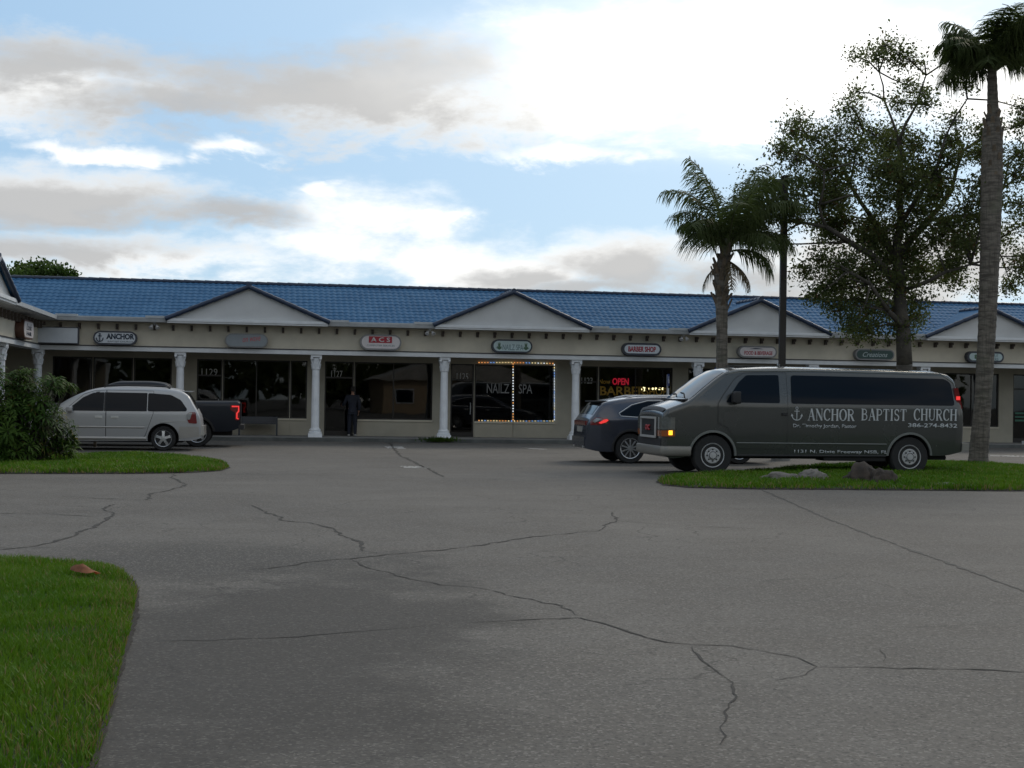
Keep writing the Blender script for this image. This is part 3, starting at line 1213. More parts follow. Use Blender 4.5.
for sx in (-0.46, 0.48):
    bm = nb()
    for k in range(7):
        a = radians(25 + 130 * k / 6)
        p = Vector((sx, -.016, -.13))
        q = p + Vector((cos(a) * .12, 0, sin(a) * (.27 if k in (2, 3, 4) else .17)))
        tube(bm, [p, p.lerp(q, .6) + Vector((0, 0, .02)), q], [.008, .018, .004], 5)
    obj('emblem', bm, M_LEAFI, r)
r, w, h = sign('oval white sign reading BARBER SHOP in red', 622.5, 661.5, 343, 358, M_SFACE, M_CAB, 0.07)
addtext('lettering', 'BARBER SHOP', M_RED, r, (0, -.012, 0.0), w=1.0, h=0.19, bold=0.035)
r, w, h = sign('oval white sign with faded red capitals, right of the palm with arching fronds', 738.5, 777, 346, 361, M_SWARM, M_CABL)
addtext('lettering', 'FOOD & BEVERAGE', M_PINK, r, (0.02, -.012, -0.04), w=1.05, h=0.14, bold=0.03)
bm = nb(); prism(bm, rpoly([(-.32, .10), (-.1, .14), (.12, .12), (.2, .10), (0, .095)], .02), -.018, -.012); obj('emblem', bm, M_NAVY, r)
r, w, h = sign('oval dark green sign with pale script beside the oak trunk', 855.5, 894.5, 349, 362.5, M_SGRN, M_CABL, 0.05)
addtext('lettering', 'Creations', M_OFFW, r, (0, -.012, 0.0), w=0.95, h=0.17, shear=0.4)
r, w, h = sign('oval pale sign half hidden behind the tall palm trunk', 967.5, 1004, 351.5, 366, M_STEAL, M_CAB, 0.07)
addtext('lettering', 'ALL ABOUT', M_TEAL, r, (0.18, -.012, 0.05), w=0.62, h=0.1)
addtext('lettering', 'FLOWERS', M_TEAL, r, (0.18, -.012, -0.08), w=0.62, h=0.1)
bm = nb()
for k in range(5):
    a = 2 * pi * k / 5
    lathe(bm, [(0.0, -.006), (0.045, -.006), (0.045, .0)], 8, (-.36 + .06 * cos(a), -.012, .06 * sin(a)), 'Y')
obj('emblem', bm, M_LEAFI, r)

# plain light box in the corner
ua, za = fac(33.2, 335, -0.5); ub, zb = fac(78.5, 335, -0.5)
zt_ = fac(55, 326.8, -0.5)[1]; zb_ = max(fac(55, 344.8, -.5)[1], ZF0 + .01)
r = thing('blank_sign', 'blank white rectangular light box sign in the inner corner of the building', 'sign', BW((ua + ub) / 2, -.5, (zt_ + zb_) / 2), TH)
w, h = ub - ua, zt_ - zb_
bm = nb(); bx(bm, -w / 2, w / 2, 0, .24, -h / 2, h / 2); obj('cabinet', bm, M_CAB, r)
bm = nb(); bx(bm, -w / 2 + .03, w / 2 - .03, -.012, 0, -h / 2 + .03, h / 2 - .03); obj('face', bm, M_SFACE, r)

# oval sign on the wing
r = thing('shop_sign', 'oval white sign with dark script on the left wing beside the blank light box', 'sign', BW(UW + .46, -4.1, 3.42), TH + pi / 2, 'oval signs on the shop fascia')
M_CABB = mat('sign_cabinet_brown', (0.10, 0.045, 0.03), 0.5, var=0.1)
bm = nb(); prism(bm, stadium(0, 0, 1.9, .56), 0, .25); obj('cabinet', bm, M_CABB, r, smooth=True, angle=40)
bm = nb(); prism(bm, stadium(0, 0, 1.8, .47), -.012, 0); obj('face', bm, M_SWARM, r)
addtext('lettering', 'Look', M_NAVY, r, (0, -.012, .08), w=.95, h=.20, shear=.35)
addtext('lettering', 'HAIR', M_NAVY, r, (0, -.012, -.12), w=.95, h=.12, bold=.03)

# floodlights at the eave
M_LAMP = mat('pale_metal', (0.5, 0.5, 0.5), 0.4, var=0.1)
for px, lab in ((154.5, 'small floodlight under the eave just left of the leftmost front gable'), (430, 'small floodlight under the eave just left of the gable above the lit window'), (683.5, 'small floodlight under the eave just left of the gable behind the light pole')):
    py = 324 + (px - 154) * .031
    u, z = fac(px, py, -.6)
    r = thing('floodlight', lab, 'lamp', BW(u, -.6, 3.90), TH, 'floodlights under the eave')
    bm = nb(); bx(bm, -.05, .05, -.05, .05, -.04, .0); tube(bm, [(0, 0, -.03), (0, 0, -.10)], .02, 8); obj('mount', bm, M_LAMP, r)
    for sx in (-1, 1):
        bm = nb()
        lathe(bm, [(.03, 0), (.045, -.06), (.075, -.13), (.07, -.14)], 12)
        o = obj('lamp_head', bm, M_LAMP, r, smooth=True, angle=40)
        o.location = (sx * .07, -.03, -.09); o.rotation_euler = (-.7, 0, sx * .5)
# ------------------------------------------------------------------ vehicles (local x runs from the nose backwards)
M_BLACKP = mat('black_plastic', (0.018, 0.018, 0.019), 0.6, var=0.1)
M_TYRE = mat('tyre_rubber', (0.020, 0.020, 0.020), 0.85, var=0.25, scale=6)
M_CHROME = mat('chrome', (0.72, 0.72, 0.71), 0.30, metal=0.55, var=0.05)
M_ALLOY = mat('alloy', (0.50, 0.51, 0.52), 0.32, metal=0.8, var=0.05)
M_BUMP = mat('dull_bumper', (0.24, 0.23, 0.205), 0.4, metal=0.3, var=0.04)
M_STEEL = mat('grey_steel_wheel', (0.42, 0.42, 0.42), 0.45, metal=0.25, var=0.1)
M_CARGL = mat('car_glass', (0.005, 0.008, 0.013), 0.03, var=0, spec=0.16)
M_WSCR = mat('windscreen', (0.022, 0.030, 0.031), 0.06, var=0, spec=0.45)
M_LENS = mat('clear_lens', (0.30, 0.31, 0.31), 0.1, var=0.05, coat=1.0)
M_HEADL = mat('headlight_lens', (0.11, 0.12, 0.115), 0.12, var=0.25, scale=9, coat=1.0)
M_REDL = mat('red_lens', (0.16, 0.008, 0.010), 0.15, var=0, coat=1.0)
M_AMB = mat('amber_lens', (0.30, 0.075, 0.012), 0.15, var=0, coat=1.0)
M_AMBON = mat('lit_amber', (0.8, 0.4, 0.02), 0.3, var=0, emit=(1.0, 0.50, 0.03), estr=1.6)
M_REDON = mat('lit_red', (0.6, 0.03, 0.02), 0.3, var=0, emit=(1.0, 0.05, 0.05), estr=0.55)
M_UNDER = mat('underbody', (0.012, 0.012, 0.012), 0.9, var=0)


class Car:
    def __init__(s, name, label, loc, rz, paint, L, zt, zb, plan, belt, tumble, under, r, crown, wf, wrr, wr, ww, zroof, well=1.14, group=None):
        s.root = thing(name, label, 'car', loc, rz, group)
        s.L, s.belt, s.tumble, s.under, s.r, s.crown, s.zroof = L, belt, tumble, under, r, crown, zroof
        s.zt, s.zb, s.plan = pchip(zt), pchip(zb), pchip(plan)
        s.paint, s.wr, s.ww = paint, wr, ww
        xs = set([p[0] for p in zt] + [p[0] for p in plan] + [L * i / 60 for i in range(61)])
        xs = sorted(x for x in xs if 0 <= x <= L)
        bm = nb()
        prev = None
        for x in xs:
            zt_, zb_ = s.zt(x), s.zb(x)
            lv = [zb_ + (zt_ - r - zb_) * k / 24 for k in range(25)] + [zt_ - r + r * sin(radians(a)) for a in (15, 30, 45, 60, 75, 90)]
            half = [(s.hw(x, z), z) for z in lv]
            wt = half[-1][0]
            tp = [(wt * f, zt_ + crown * (1 - f * f)) for f in (0.75, 0.4)]
            rr = [(0.0, zb_)] + half + tp + [(0.0, zt_ + crown)]
            rr = rr + [(-y, z) for y, z in rr[-2:0:-1]]
            row = [bm.verts.new((x, y, z)) for y, z in rr]
            if prev:
                bridge(bm, prev, row)
            else:
                bm.faces.new(row[::-1])
            prev = row
        bm.faces.new(prev)
        bm2 = nb()
        Wm = max(p[1] for p in plan)
        for x in (wf, wrr):
            for sd in (-1, 1):
                y0, y1 = sorted((sd * (Wm - ww - 0.18), sd * (Wm + 0.3)))
                lathe(bm2, [(wr * well, y0), (wr * well, y1)], 40, (x, 0, wr), 'Y')
        bmesh.ops.recalc_face_normals(bm2, faces=bm2.faces)
        for f in bm2.faces:
            f.material_index = 1
        s.body = obj('body', bm, [paint, M_UNDER], s.root)
        cut = obj('cutter', bm2, [paint, M_UNDER], s.root)
        md = s.body.modifiers.new('b', 'BOOLEAN')
        md.operation = 'DIFFERENCE'
        md.solver = 'EXACT'
        md.object = cut
        dg = bpy.context.evaluated_depsgraph_get()
        me = bpy.data.meshes.new_from_object(s.body.evaluated_get(dg))
        s.body.modifiers.clear()
        s.body.data = me
        bpy.data.objects.remove(cut)
        me.shade_smooth()
        me.set_sharp_from_angle(angle=radians(32))

    def hw(s, x, z):
        y = s.plan(x)
        zb = s.zb(x)
        if z > s.belt:
            y -= s.tumble * ((z - s.belt) / (s.zroof - s.belt)) ** 1.15
        else:
            y -= s.under * max(0, (s.belt - z) / (s.belt - zb)) ** 2.2
        d = s.zt(x) - z
        if d < s.r:
            d = max(d, 0)
            y -= s.r - sqrt(max(0, s.r ** 2 - (s.r - d) ** 2))
        return y

    def patch(s, name, poly, m, parent, off=0.006, sides=(-1, 1), dx=0.2, dz=0.07, label=None):
        res = []
        for sd in sides:
            bm = nb()
            bm.faces.new([bm.verts.new((x, 0, z)) for x, z in poly])
            x0, x1 = min(p[0] for p in poly), max(p[0] for p in poly)
            z0, z1 = min(p[1] for p in poly), max(p[1] for p in poly)
            for i in range(1, int((x1 - x0) / dx) + 1):
                bmesh.ops.bisect_plane(bm, geom=bm.verts[:] + bm.edges[:] + bm.faces[:], plane_co=(x0 + i * dx, 0, 0), plane_no=(1, 0, 0))
            for i in range(1, int((z1 - z0) / dz) + 1):
                bmesh.ops.bisect_plane(bm, geom=bm.verts[:] + bm.edges[:] + bm.faces[:], plane_co=(0, 0, z0 + i * dz), plane_no=(0, 0, 1))
            for v in bm.verts:
                v.co.y = sd * (s.hw(v.co.x, v.co.z) + off)
            bmesh.ops.recalc_face_normals(bm, faces=bm.faces)
            if bm.faces and sum(f.normal.y for f in bm.faces) * sd < 0:
                bmesh.ops.reverse_faces(bm, faces=bm.faces)
            pr = parent
            if isinstance(parent, list):
                pr = parent[0 if sd == -1 else -1]
            o = obj(name, bm, m, pr, smooth=True, angle=40, norm=False)
            if label:
                o['label'] = label
            res.append(o)
        return res

    def door(s, poly, handle=None):
        c = (sum(p[0] for p in poly) / len(poly), sum(p[1] for p in poly) / len(poly))
        big = []
        for p in poly:
            d = Vector((p[0] - c[0], p[1] - c[1])).normalized() * 0.014
            big.append((p[0] + d.x, p[1] + d.y))
        ds = s.patch('door', poly, s.paint, s.root, 0.007)
        s.patch('seam', big, M_BLACKP, ds, 0.004)
        if handle:
            hx, hz, hwid, hm = handle
            for sd, d in zip((-1, 1), ds):
                bm = nb()
                y = s.hw(hx, hz)
                bx(bm, hx - hwid / 2, hx + hwid / 2, sd * (y + .002), sd * (y + .035), hz - .022, hz + .022)
                bx(bm, hx - hwid / 2 - .02, hx + hwid / 2 + .02, sd * (y), sd * (y + .012), hz - .035, hz + .03)
                obj('handle', bm, hm, d)
        return ds

    def top(s, name, x0, x1, frac, m, off=0.008, n=14, parent=None):
        bm = nb()
        g = []
        for i in range(n + 1):
            x = x0 + (x1 - x0) * i / n
            wt = s.hw(x, s.zt(x))
            dzdx = (s.zt(x + .01) - s.zt(x - .01)) / .02
            nn = Vector((-dzdx, 0, 1)).normalized() * off
            row = []
            for j in range(9):
                f = (j / 4 - 1) * frac
                row.append(bm.verts.new((x + nn.x, wt * f, s.zt(x) + s.crown * (1 - f * f) + nn.z)))
            g.append(row)
        for i in range(n):
            for j in range(8):
                bm.faces.new((g[i][j], g[i + 1][j], g[i + 1][j + 1], g[i][j + 1]))
        return obj(name, bm, m, parent or s.root, smooth=True)

    def wheels(s, xs, style, lipm=None):
        rr = s.wr * (0.60 if style == 'steel' else 0.68)
        for x in xs:
            for sd in (-1, 1):
                yo = s.hw(x, s.belt * 0.75) - 0.035
                yc = sd * (yo - s.ww / 2)
                bm = nb()
                lathe(bm, [(0.06, -0.06), (0.06, 0.06)], 12, (0, 0, 0), 'Y')
                hubo = obj('wheel', bm, M_UNDER, s.root, loc=(x, yc, s.wr))
                w = s.ww
                R = s.wr
                bm = nb()
                lathe(bm, [(rr, -w / 2 + .01), (R * .93, -w / 2), (R * .975, -w / 2 + .02), (R, -w / 2 + .045), (R, w / 2 - .045), (R * .975, w / 2 - .02), (R * .93, w / 2), (rr, w / 2 - .01)], 40, (0, 0, 0), 'Y')
                obj('tyre', bm, M_TYRE, hubo, smooth=True, angle=35)
                bm = nb()
                y = sd * w / 2
                mm = M_STEEL if style == 'steel' else M_ALLOY
                def lip(a, b, h0, h1, n=36):
                    r0 = [bm.verts.new((a * cos(2 * pi * k / n), sd * h0, a * sin(2 * pi * k / n))) for k in range(n)]
                    r1 = [bm.verts.new((b * cos(2 * pi * k / n), sd * h1, b * sin(2 * pi * k / n))) for k in range(n)]
                    bridge(bm, r0, r1)
                h = w / 2
                lip(rr * 1.02, rr * .99, h - .012, h + .004)
                lip(rr * .99, rr * .93, h + .004, h - .004)
                lip(rr * .93, rr * .90, h - .004, h - .05)
                if style == 'steel':
                    lip(rr * .90, rr * .62, h - .035, h - .004)
                    lip(rr * .62, rr * .30, h - .004, h - .012)
                    lip(rr * .30, rr * .27, h - .012, h + .03)
                    lip(rr * .27, 0.001, h + .03, h + .032)
                    lip(rr * .42, rr * .34, h + .0, h + .012)
                else:
                    n, wd = style
                    for k in range(n):
                        a = 2 * pi * k / n + .3
                        ca, sa = cos(a), sin(a)
                        pr = []
                        for (r_, ww_, hh) in ((rr * .16, wd * 1.0, h + .005), (rr * .55, wd * .8, h + .0), (rr * .94, wd * 1.1, h - .012)):
                            pr.append([bm.verts.new((ca * r_ - sa * q, sd * (hh - dep), sa * r_ + ca * q)) for q, dep in ((-ww_, 0.03), (-ww_ * .7, 0), (ww_ * .7, 0), (ww_, .03))])
                        for i in range(2):
                            for j in range(3):
                                bm.faces.new((pr[i][j], pr[i][j + 1], pr[i + 1][j + 1], pr[i + 1][j]))
                    lip(rr * .24, rr * .22, h - .02, h + .012)
                    lip(rr * .22, 0.001, h + .012, h + .014)
                nf = len(bm.faces)
                if style == 'steel':
                    for k in range(8):
                        a = 2 * pi * (k + .5) / 8
                        lathe(bm, [(.030, sd * (h - .032)), (.028, sd * (h - .012))], 8, (rr * .745 * cos(a), 0, rr * .745 * sin(a)), 'Y')
                        a = 2 * pi * k / 8
                        lathe(bm, [(.018, sd * (h - .012)), (.016, sd * (h + .012))], 6, (rr * .47 * cos(a), 0, rr * .47 * sin(a)), 'Y')
                bm.faces.ensure_lookup_table()
                for i in range(nf, len(bm.faces)):
                    bm.faces[i].material_index = 1
                obj('rim', bm, [mm, M_BLACKP], hubo, smooth=True, angle=35)

    def arch(s, x, m, w=0.05, off=0.012, well=1.14, a0=-12, a1=192):
        for sd in (-1, 1):
            bm = nb()
            pv = None
            for k in range(25):
                a = radians(a0 + (a1 - a0) * k / 24)
                row = []
                for (r_, o) in ((s.wr * well - .01, -.02), (s.wr * well - .004, off), (s.wr * well + w, off), (s.wr * well + w + .01, -.004)):
                    px, pz = x + r_ * cos(a), s.wr + r_ * sin(a)
                    pz2 = max(pz, s.zb(px) + .01)
                    row.append(bm.verts.new((px, sd * (s.hw(px, pz2) + o), pz2)))
                if pv:
                    for j in range(3):
                        bm.faces.new((pv[j], pv[j + 1], row[j + 1], row[j]))
                pv = row
            obj('wheel_arch', bm, m, s.root, smooth=True, angle=40)

    def strip(s, name, pts, wid, m, off=0.014, sides=(-1, 1), parent=None):
        for sd in sides:
            bm = nb()
            P = []
            for i in range(len(pts) - 1):
                a, b = Vector(pts[i]), Vector(pts[i + 1])
                n = max(1, int((b - a).length / .12))
                P += [a.lerp(b, k / n) for k in range(n)]
            P.append(Vector(pts[-1]))
            q = [(p.x, sd * (s.hw(p.x, p.y) + off * .3), p.y) for p in P]
            tube(bm, q, wid / 2, 6)
            obj(name, bm, m, parent or s.root, smooth=True, angle=40)


def mirror_pair(car, x, z, sx, sz, m):
    for sd in (-1, 1):
        y = car.hw(x, z)
        bm = nb()
        pr = rpoly([(-sx / 2, -sz / 2), (sx / 2, -sz / 2), (sx / 2, sz / 2), (-sx / 2, sz / 2)], .04)
        a = [bm.verts.new((-.06 + .02, sd * (y + .16) + px, pz)) for px, pz in pr]
        b = [bm.verts.new((.06, sd * (y + .16) + px * .92, pz * .95)) for px, pz in pr]
        c = [bm.verts.new((-.10, sd * (y + .16) + px * .7, pz * .75)) for px, pz in pr]
        bridge(bm, a, b); bridge(bm, c, a)
        bm.faces.new(b); bm.faces.new(c[::-1])
        tube(bm, [(0.0, sd * (y - .03), -.05), (0, sd * (y + .1), -.03)], .03, 8)
        obj('mirror', bm, m, car.root, smooth=True, angle=40, loc=(x, 0, z))


def place(pxc, py, lx, ly, rz):
    """origin so that the local ground point (lx, ly) sits under the pixel"""
    g = ground(pxc, py)
    return g - Matrix.Rotation(rz, 3, 'Z') @ Vector((lx, ly, 0))


# ---------- grey passenger van
M_VAN = mat('grey_green_paint', (0.066, 0.070, 0.067), 0.27, metal=0.3, var=0.025, scale=1.2, coat=0.7)
M_VANLOW = mat('grey_van_cladding', (0.20, 0.21, 0.20), 0.45, metal=0.3, var=0.08)
RZ = radians(9.7)
van = Car('passenger_van', 'long dark grey passenger van with white church lettering along its side', place(812, 476.2, 3.32, -1.02, RZ), RZ, M_VAN,
          L=6.82,
          zt=[(0, 1.22), (0.025, 1.31), (0.09, 1.385), (0.3, 1.475), (0.50, 1.55), (0.57, 1.585), (0.95, 1.88), (1.32, 2.15), (1.46, 2.22), (1.75, 2.27), (2.8, 2.31), (4.8, 2.30), (6.2, 2.275), (6.46, 2.23), (6.58, 2.14), (6.67, 1.82), (6.75, 1.50), (6.80, 1.10), (6.82, .95)],
          zb=[(0, .42), (.25, .36), (.6, .40), (6.3, .46), (6.82, .56)],
          plan=[(0, .97), (.04, 1.015), (.14, 1.045), (.5, 1.065), (1.0, 1.07), (5.7, 1.07), (6.58, 1.06), (6.77, 1.02), (6.82, .95)],
          belt=1.50, tumble=.17, under=.07, r=.10, crown=.05, wf=1.10, wrr=5.54, wr=.43, ww=.25, zroof=2.31)
vs_ = van
WB = (1.10, 5.54)
vs_.wheels(WB, 'steel')
for x in WB:
    vs_.arch(x, M_VANLOW, .035, .016)
vs_.door([(1.20, 1.53), (1.34, 1.74), (1.58, 2.05), (1.78, 2.18), (2.73, 2.20), (2.73, .58), (1.66, .58), (1.60, .75), (1.42, 1.02), (1.20, 1.12)], (2.66, 1.32, .10, M_BLACKP))
vs_.patch('window', rpoly([(1.36, 1.555), (1.66, 1.98), (1.84, 2.14), (2.56, 2.155), (2.56, 1.555)], .04), M_CARGL, vs_.root, .014)
vs_.patch('window', rpoly([(2.82, 1.55), (2.84, 2.155), (6.36, 2.135), (6.49, 2.05), (6.55, 1.555)], .06), M_CARGL, vs_.root, .014)
vs_.strip('trim', [(1.62, .70), (5.0, .70)], .025, M_VANLOW, .01)
vs_.strip('drip_rail', [(1.4, 2.16), (1.7, 2.225), (3.3, 2.255), (6.3, 2.235), (6.56, 2.06), (6.66, 1.76)], .03, M_VANLOW, .01)
vs_.strip('rocker', [(1.65, .43), (5.0, .44)], .06, M_BLACKP, -.05)
vs_.top('windscreen', .60, 1.40, .97, M_WSCR)
mirror_pair(van, 1.56, 1.66, .2, .27, M_BLACKP)
bm = nb()   # cowl and wipers
bx(bm, .48, .60, -.86, .86, 1.585, 1.615)
tube(bm, [(.60, -.55, 1.66), (.69, -.2, 1.74), (.71, .1, 1.755)], .012, 6)
tube(bm, [(.60, .05, 1.67), (.69, .4, 1.73), (.70, .7, 1.73)], .012, 6)
obj('wiper', bm, M_BLACKP, van.root)
van.top('bug_guard', 0.03, .10, .99, M_BLACKP, .016)
# face of the van
bm = nb(); bx(bm, -.030, 0.03, -.62, .62, .79, 1.22); obj('grille', bm, M_BLACKP, van.root)
gr = van.root.children[-1]
bm = nb()
for z0, z1 in ((.775, .825), (1.18, 1.225)):
    bx(bm, -.060, -.031, -.62, .62, z0, z1)
for y0 in (-.62, .57):
    bx(bm, -.058, -.031, y0, y0 + .05, .826, 1.179)
obj('grille_frame', bm, M_CHROME, gr)
bm = nb()
for k in range(6):
    bx(bm, -.040, -.031, -.53, .53, .85 + .052 * k, .862 + .052 * k)
obj('grille_bar', bm, M_BLACKP, gr)
M_BADGE = mat('red_badge', (0.45, 0.03, 0.04), 0.3, var=0)
o = addtext('badge', 'GMC', M_BADGE, gr, (0, 0, 0), w=.34, h=.12, depth=.02, bold=.03)
o.rotation_euler.z = -pi / 2
o.location = (-.042, 0, .99)
for sd in (-1, 1):
    def lampbm(z0, z1, y0, x1, px=.0):
        bm = nb()
        rows = []
        for k in range(9):
            t = k / 8
            if t < .5:
                y = y0 + (van.plan(.0) - y0) * (t / .5); x = 0.0
            else:
                x = x1 * (t - .5) / .5
                y = van.plan(x)
            rows.append((x - .012, y + (.012 if t > .45 else 0)))
        pv = None
        for x, y in rows:
            q = [bm.verts.new((x, sd * y, z)) for z in (z0, z1)]
            if pv:
                bm.faces.new((pv[0], q[0], q[1], pv[1]))
            pv = q
        return bm
    hl = obj('headlight', lampbm(.965, 1.225, .64, .27), M_HEADL, van.root, smooth=True, angle=40)
    obj('turn_signal', lampbm(.82, .945, .64, .27), M_AMB, van.root, smooth=True, angle=40)
    bm = nb(); y = van.plan(.17) + .018
    bx(bm, .12, .22, sd * (y - .01), sd * (y + .004), .85, .945)
    bmesh.ops.rotate(bm, cent=(.17, sd * y, 0), matrix=Matrix.Rotation(sd * -.18, 3, 'Z'), verts=bm.verts)
    o = obj('marker_lamp', bm, M_AMBON, van.root); o['label'] = 'lit amber side marker'
bm = nb()     # bright bumper wrapping round to the wheel arches
pv = None
prof = [(0.0, .41), (.03, .425), (.05, .47), (.05, .57), (.04, .605), (0.0, .62)]
path = []
for k in range(11):
    x = .60 * (1 - k / 10) ** 1.5
    path.append((x, -van.plan(x) - .0))
path += [(-.03, -.6), (-.045, -.2), (-.045, .2), (-.03, .6)]
path += [(x, -y) for x, y in path[10::-1]]
for i, (x, y) in enumerate(path):
    q0, q1 = Vector(path[max(i - 1, 0)]), Vector(path[min(i + 1, len(path) - 1)])
    d = (q1 - q0).normalized()
    nxm = Vector((-d.y, d.x))
    row = [bm.verts.new((x + nxm.x * dd, y + nxm.y * dd, z)) for dd, z in prof]
    if pv:
        for j in range(5):
            bm.faces.new((pv[j], pv[j + 1], row[j + 1], row[j]))
    pv = row
obj('bumper', bm, M_BUMP, van.root, smooth=True, angle=50)
bm = nb(); bx(bm, -.02, .4, -.93, .93, .62, .775); obj('bumper_cap', bm, M_BLACKP, van.root)
bm = nb(); bx(bm, 6.77, 6.93, -1.0, 1.0, .58, .74); obj('bumper', bm, M_BUMP, van.root)
for sd in (-1, 1):
    bm = nb(); y = van.hw(6.65, 1.7)
    pr = [(6.55, 1.94), (6.64, 1.94), (6.75, 1.50), (6.67, 1.48), (6.57, 1.7)]
    prism(bm, pr, sd * (y - .06), sd * (y + .012))
    o = obj('tail_light', bm, M_REDL, van.root)
    bm = nb(); bx(bm, 6.60, 6.69, sd * (y + .013), sd * (y + .02), 1.68, 1.76); obj('lens', bm, M_REDON, o)
bm = nb()
tube(bm, [(2.9, 0, 2.39), (2.9, -.04, 2.395)], .03, 6); bx(bm, 1.8, 2.8, -.3, .3, 2.345, 2.37)
obj('roof_vent', bm, M_VAN, van.root)
bm = nb(); tube(bm, [(5.9, -.62, .42), (6.35, -.62, .42), (6.55, -.66, .40)], .04, 8); bx(bm, 6.2, 6.6, -.5, .5, .38, .47); obj('exhaust', bm, M_BLACKP, van.root)
bm = nb(); bx(bm, .4, 6.5, -.75, .75, .36, .55); bx(bm, 3.6, 5.0, -.98, -.5, .33, .5); obj('chassis', bm, M_UNDER, van.root)

# serif capitals for the van side
def strokes(ch):
    k, t = .165, .06
    def sf(x, z, w=.13):
        return ([(x - w, z), (x + w, z)], .05)
    def arc(cx, cz, rx, rz, a0, a1, n=14):
        return [(cx + rx * cos(radians(a0 + (a1 - a0) * i / n)), cz + rz * sin(radians(a0 + (a1 - a0) * i / n))) for i in range(n + 1)]
    b, tp = .025, .975
    D_ = {
        'A': (.86, [([(.12, 0), (.43, 1)], t), ([(.43, 1), (.74, 0)], k), ([(.22, .34), (.62, .34)], t), sf(.12, b), sf(.74, b)]),
        'N': (.86, [([(.14, 0), (.14, 1)], t), ([(.12, .98), (.72, .02)], k), ([(.72, 0), (.72, 1)], t), sf(.14, b), sf(.10, tp, .1), sf(.72, tp)]),
        'C': (.80, [(arc(.44, .5, .35, .47, 40, 180), .10), (arc(.42, .5, .33, .47, 120, 240), .15), (arc(.44, .5, .35, .47, 180, 322), .09), ([(.72, .68), (.72, .98)], .06)]),
        'H': (.90, [([(.17, 0), (.17, 1)], k), ([(.73, 0), (.73, 1)], k), ([(.17, .52), (.73, .52)], t), sf(.17, b, .15), sf(.17, tp, .15), sf(.73, b, .15), sf(.73, tp, .15)]),
        'O': (.88, [(arc(.44, .5, .36, .47, 0, 360, 26), .09), (arc(.42, .5, .33, .46, 125, 235), .15), (arc(.46, .5, .33, .46, -55, 55), .15)]),
        'R': (.86, [([(.17, 0), (.17, 1)], k), ([(.17, .95), (.42, .95)] + arc(.42, .74, .25, .21, 90, -90) + [(.17, .53)], .085), ([(.40, .53), (.72, .02)], k), sf(.17, b, .15), sf(.10, tp, .1), sf(.74, b, .11)]),
        'B': (.80, [([(.17, 0), (.17, 1)], k), ([(.17, .95), (.38, .95)] + arc(.38, .745, .23, .205, 90, -90) + [(.17, .54)], .085), ([(.17, .54), (.40, .54)] + arc(.40, .295, .28, .245, 90, -90) + [(.17, .05)], .09), sf(.1, b, .1), sf(.10, tp, .1)]),
        'P': (.76, [([(.17, 0), (.17, 1)], k), ([(.17, .95), (.40, .95)] + arc(.40, .71, .26, .24, 90, -90) + [(.17, .47)], .09), sf(.17, b, .16), sf(.10, tp, .1)]),
        'T': (.80, [([(.40, 0), (.40, 1)], k), ([(.06, .96), (.74, .96)], .07), ([(.075, .76), (.075, .98)], .05), ([(.725, .76), (.725, .98)], .05), sf(.40, b, .16)]),
        'I': (.42, [([(.21, 0), (.21, 1)], k), sf(.21, b, .16), sf(.21, tp, .16)]),
        'S': (.68, [([(.56, .80)] + arc(.34, .74, .22, .22, 20, 240) + [(.40, .50)] + arc(.33, .26, .24, .22, 62, -150), .115), ([(.57, .72), (.57, .97)], .05), ([(.09, .04), (.09, .28)], .05)]),
        'U': (.88, [([(.17, 1), (.17, .3)], k), ([(.17, .32)] + arc(.45, .30, .28, .26, 180, 360) + [(.73, 1)], .075), sf(.17, tp, .15), sf(.73, tp, .13)]),
        ' ': (.55, []),
    }
    return D_[ch]


def serif(text, W, H, gap=.05):
    bm = nb()
    tot = sum(strokes(c)[0] + gap for c in text)
    sx = W / tot
    x0 = 0
    n = 0
    for c in text:
        w, st = strokes(c)
        for pts, th in st:
            n += 1
            y = -.0003 * (n % 9)
            P = [Vector(((x0 + px) * sx - W / 2, (pz - .5) * H)) for px, pz in pts]
            th2 = th * (sx + H) / 2
            pv = None
            for i, p in enumerate(P):
                d = (P[min(i + 1, len(P) - 1)] - P[max(i - 1, 0)])
                if d.length < 1e-6:
                    continue
                d.normalize()
                nn = Vector((-d.y, d.x)) * th2 / 2
                q = (bm.verts.new((p.x + nn.x, y, p.y + nn.y)), bm.verts.new((p.x - nn.x, y, p.y - nn.y)))
                if pv:
                    bm.faces.new((pv[0], pv[1], q[1], q[0]))
                pv = q
        x0 += w + gap
    return bm


M_VLET = mat('white_van_lettering', (0.50, 0.52, 0.53), 0.5, var=0.05)


def vanx(px, py):
    """pixel -> van side coordinates (x, z)"""
    d = ray(px, py)
    R = Matrix.Rotation(RZ, 3, 'Z')
    nrm = R @ Vector((0, -1, 0))
    p0 = van.root.location + R @ Vector((0, -1.07, 0))
    t = nrm.dot(p0 - Vector((0, 0, EYE))) / nrm.dot(d)
    p = Vector((0, 0, EYE)) + d * t
    l = R.transposed() @ (p - van.root.location)
    return l.x, l.z


def vanlet(bm, px0, px1, py, name='lettering'):
    xa, za = vanx(px0, py)
    xb, zb = vanx(px1, py)
    cx, cz = (xa + xb) / 2, (za + zb) / 2
    for v in bm.verts:
        x, z = v.co.x + cx, v.co.z + cz
        v.co = (x, -(van.hw(x, z) + .0105) + v.co.y, z)
    for f in bm.faces:
        f.normal_update()
        if f.normal.y > 0:
            f.normal_flip()
    return obj(name, bm, M_VLET, van.root, norm=False)


def vw(px0, px1):
    return vanx(px1, 415)[0] - vanx(px0, 415)[0]


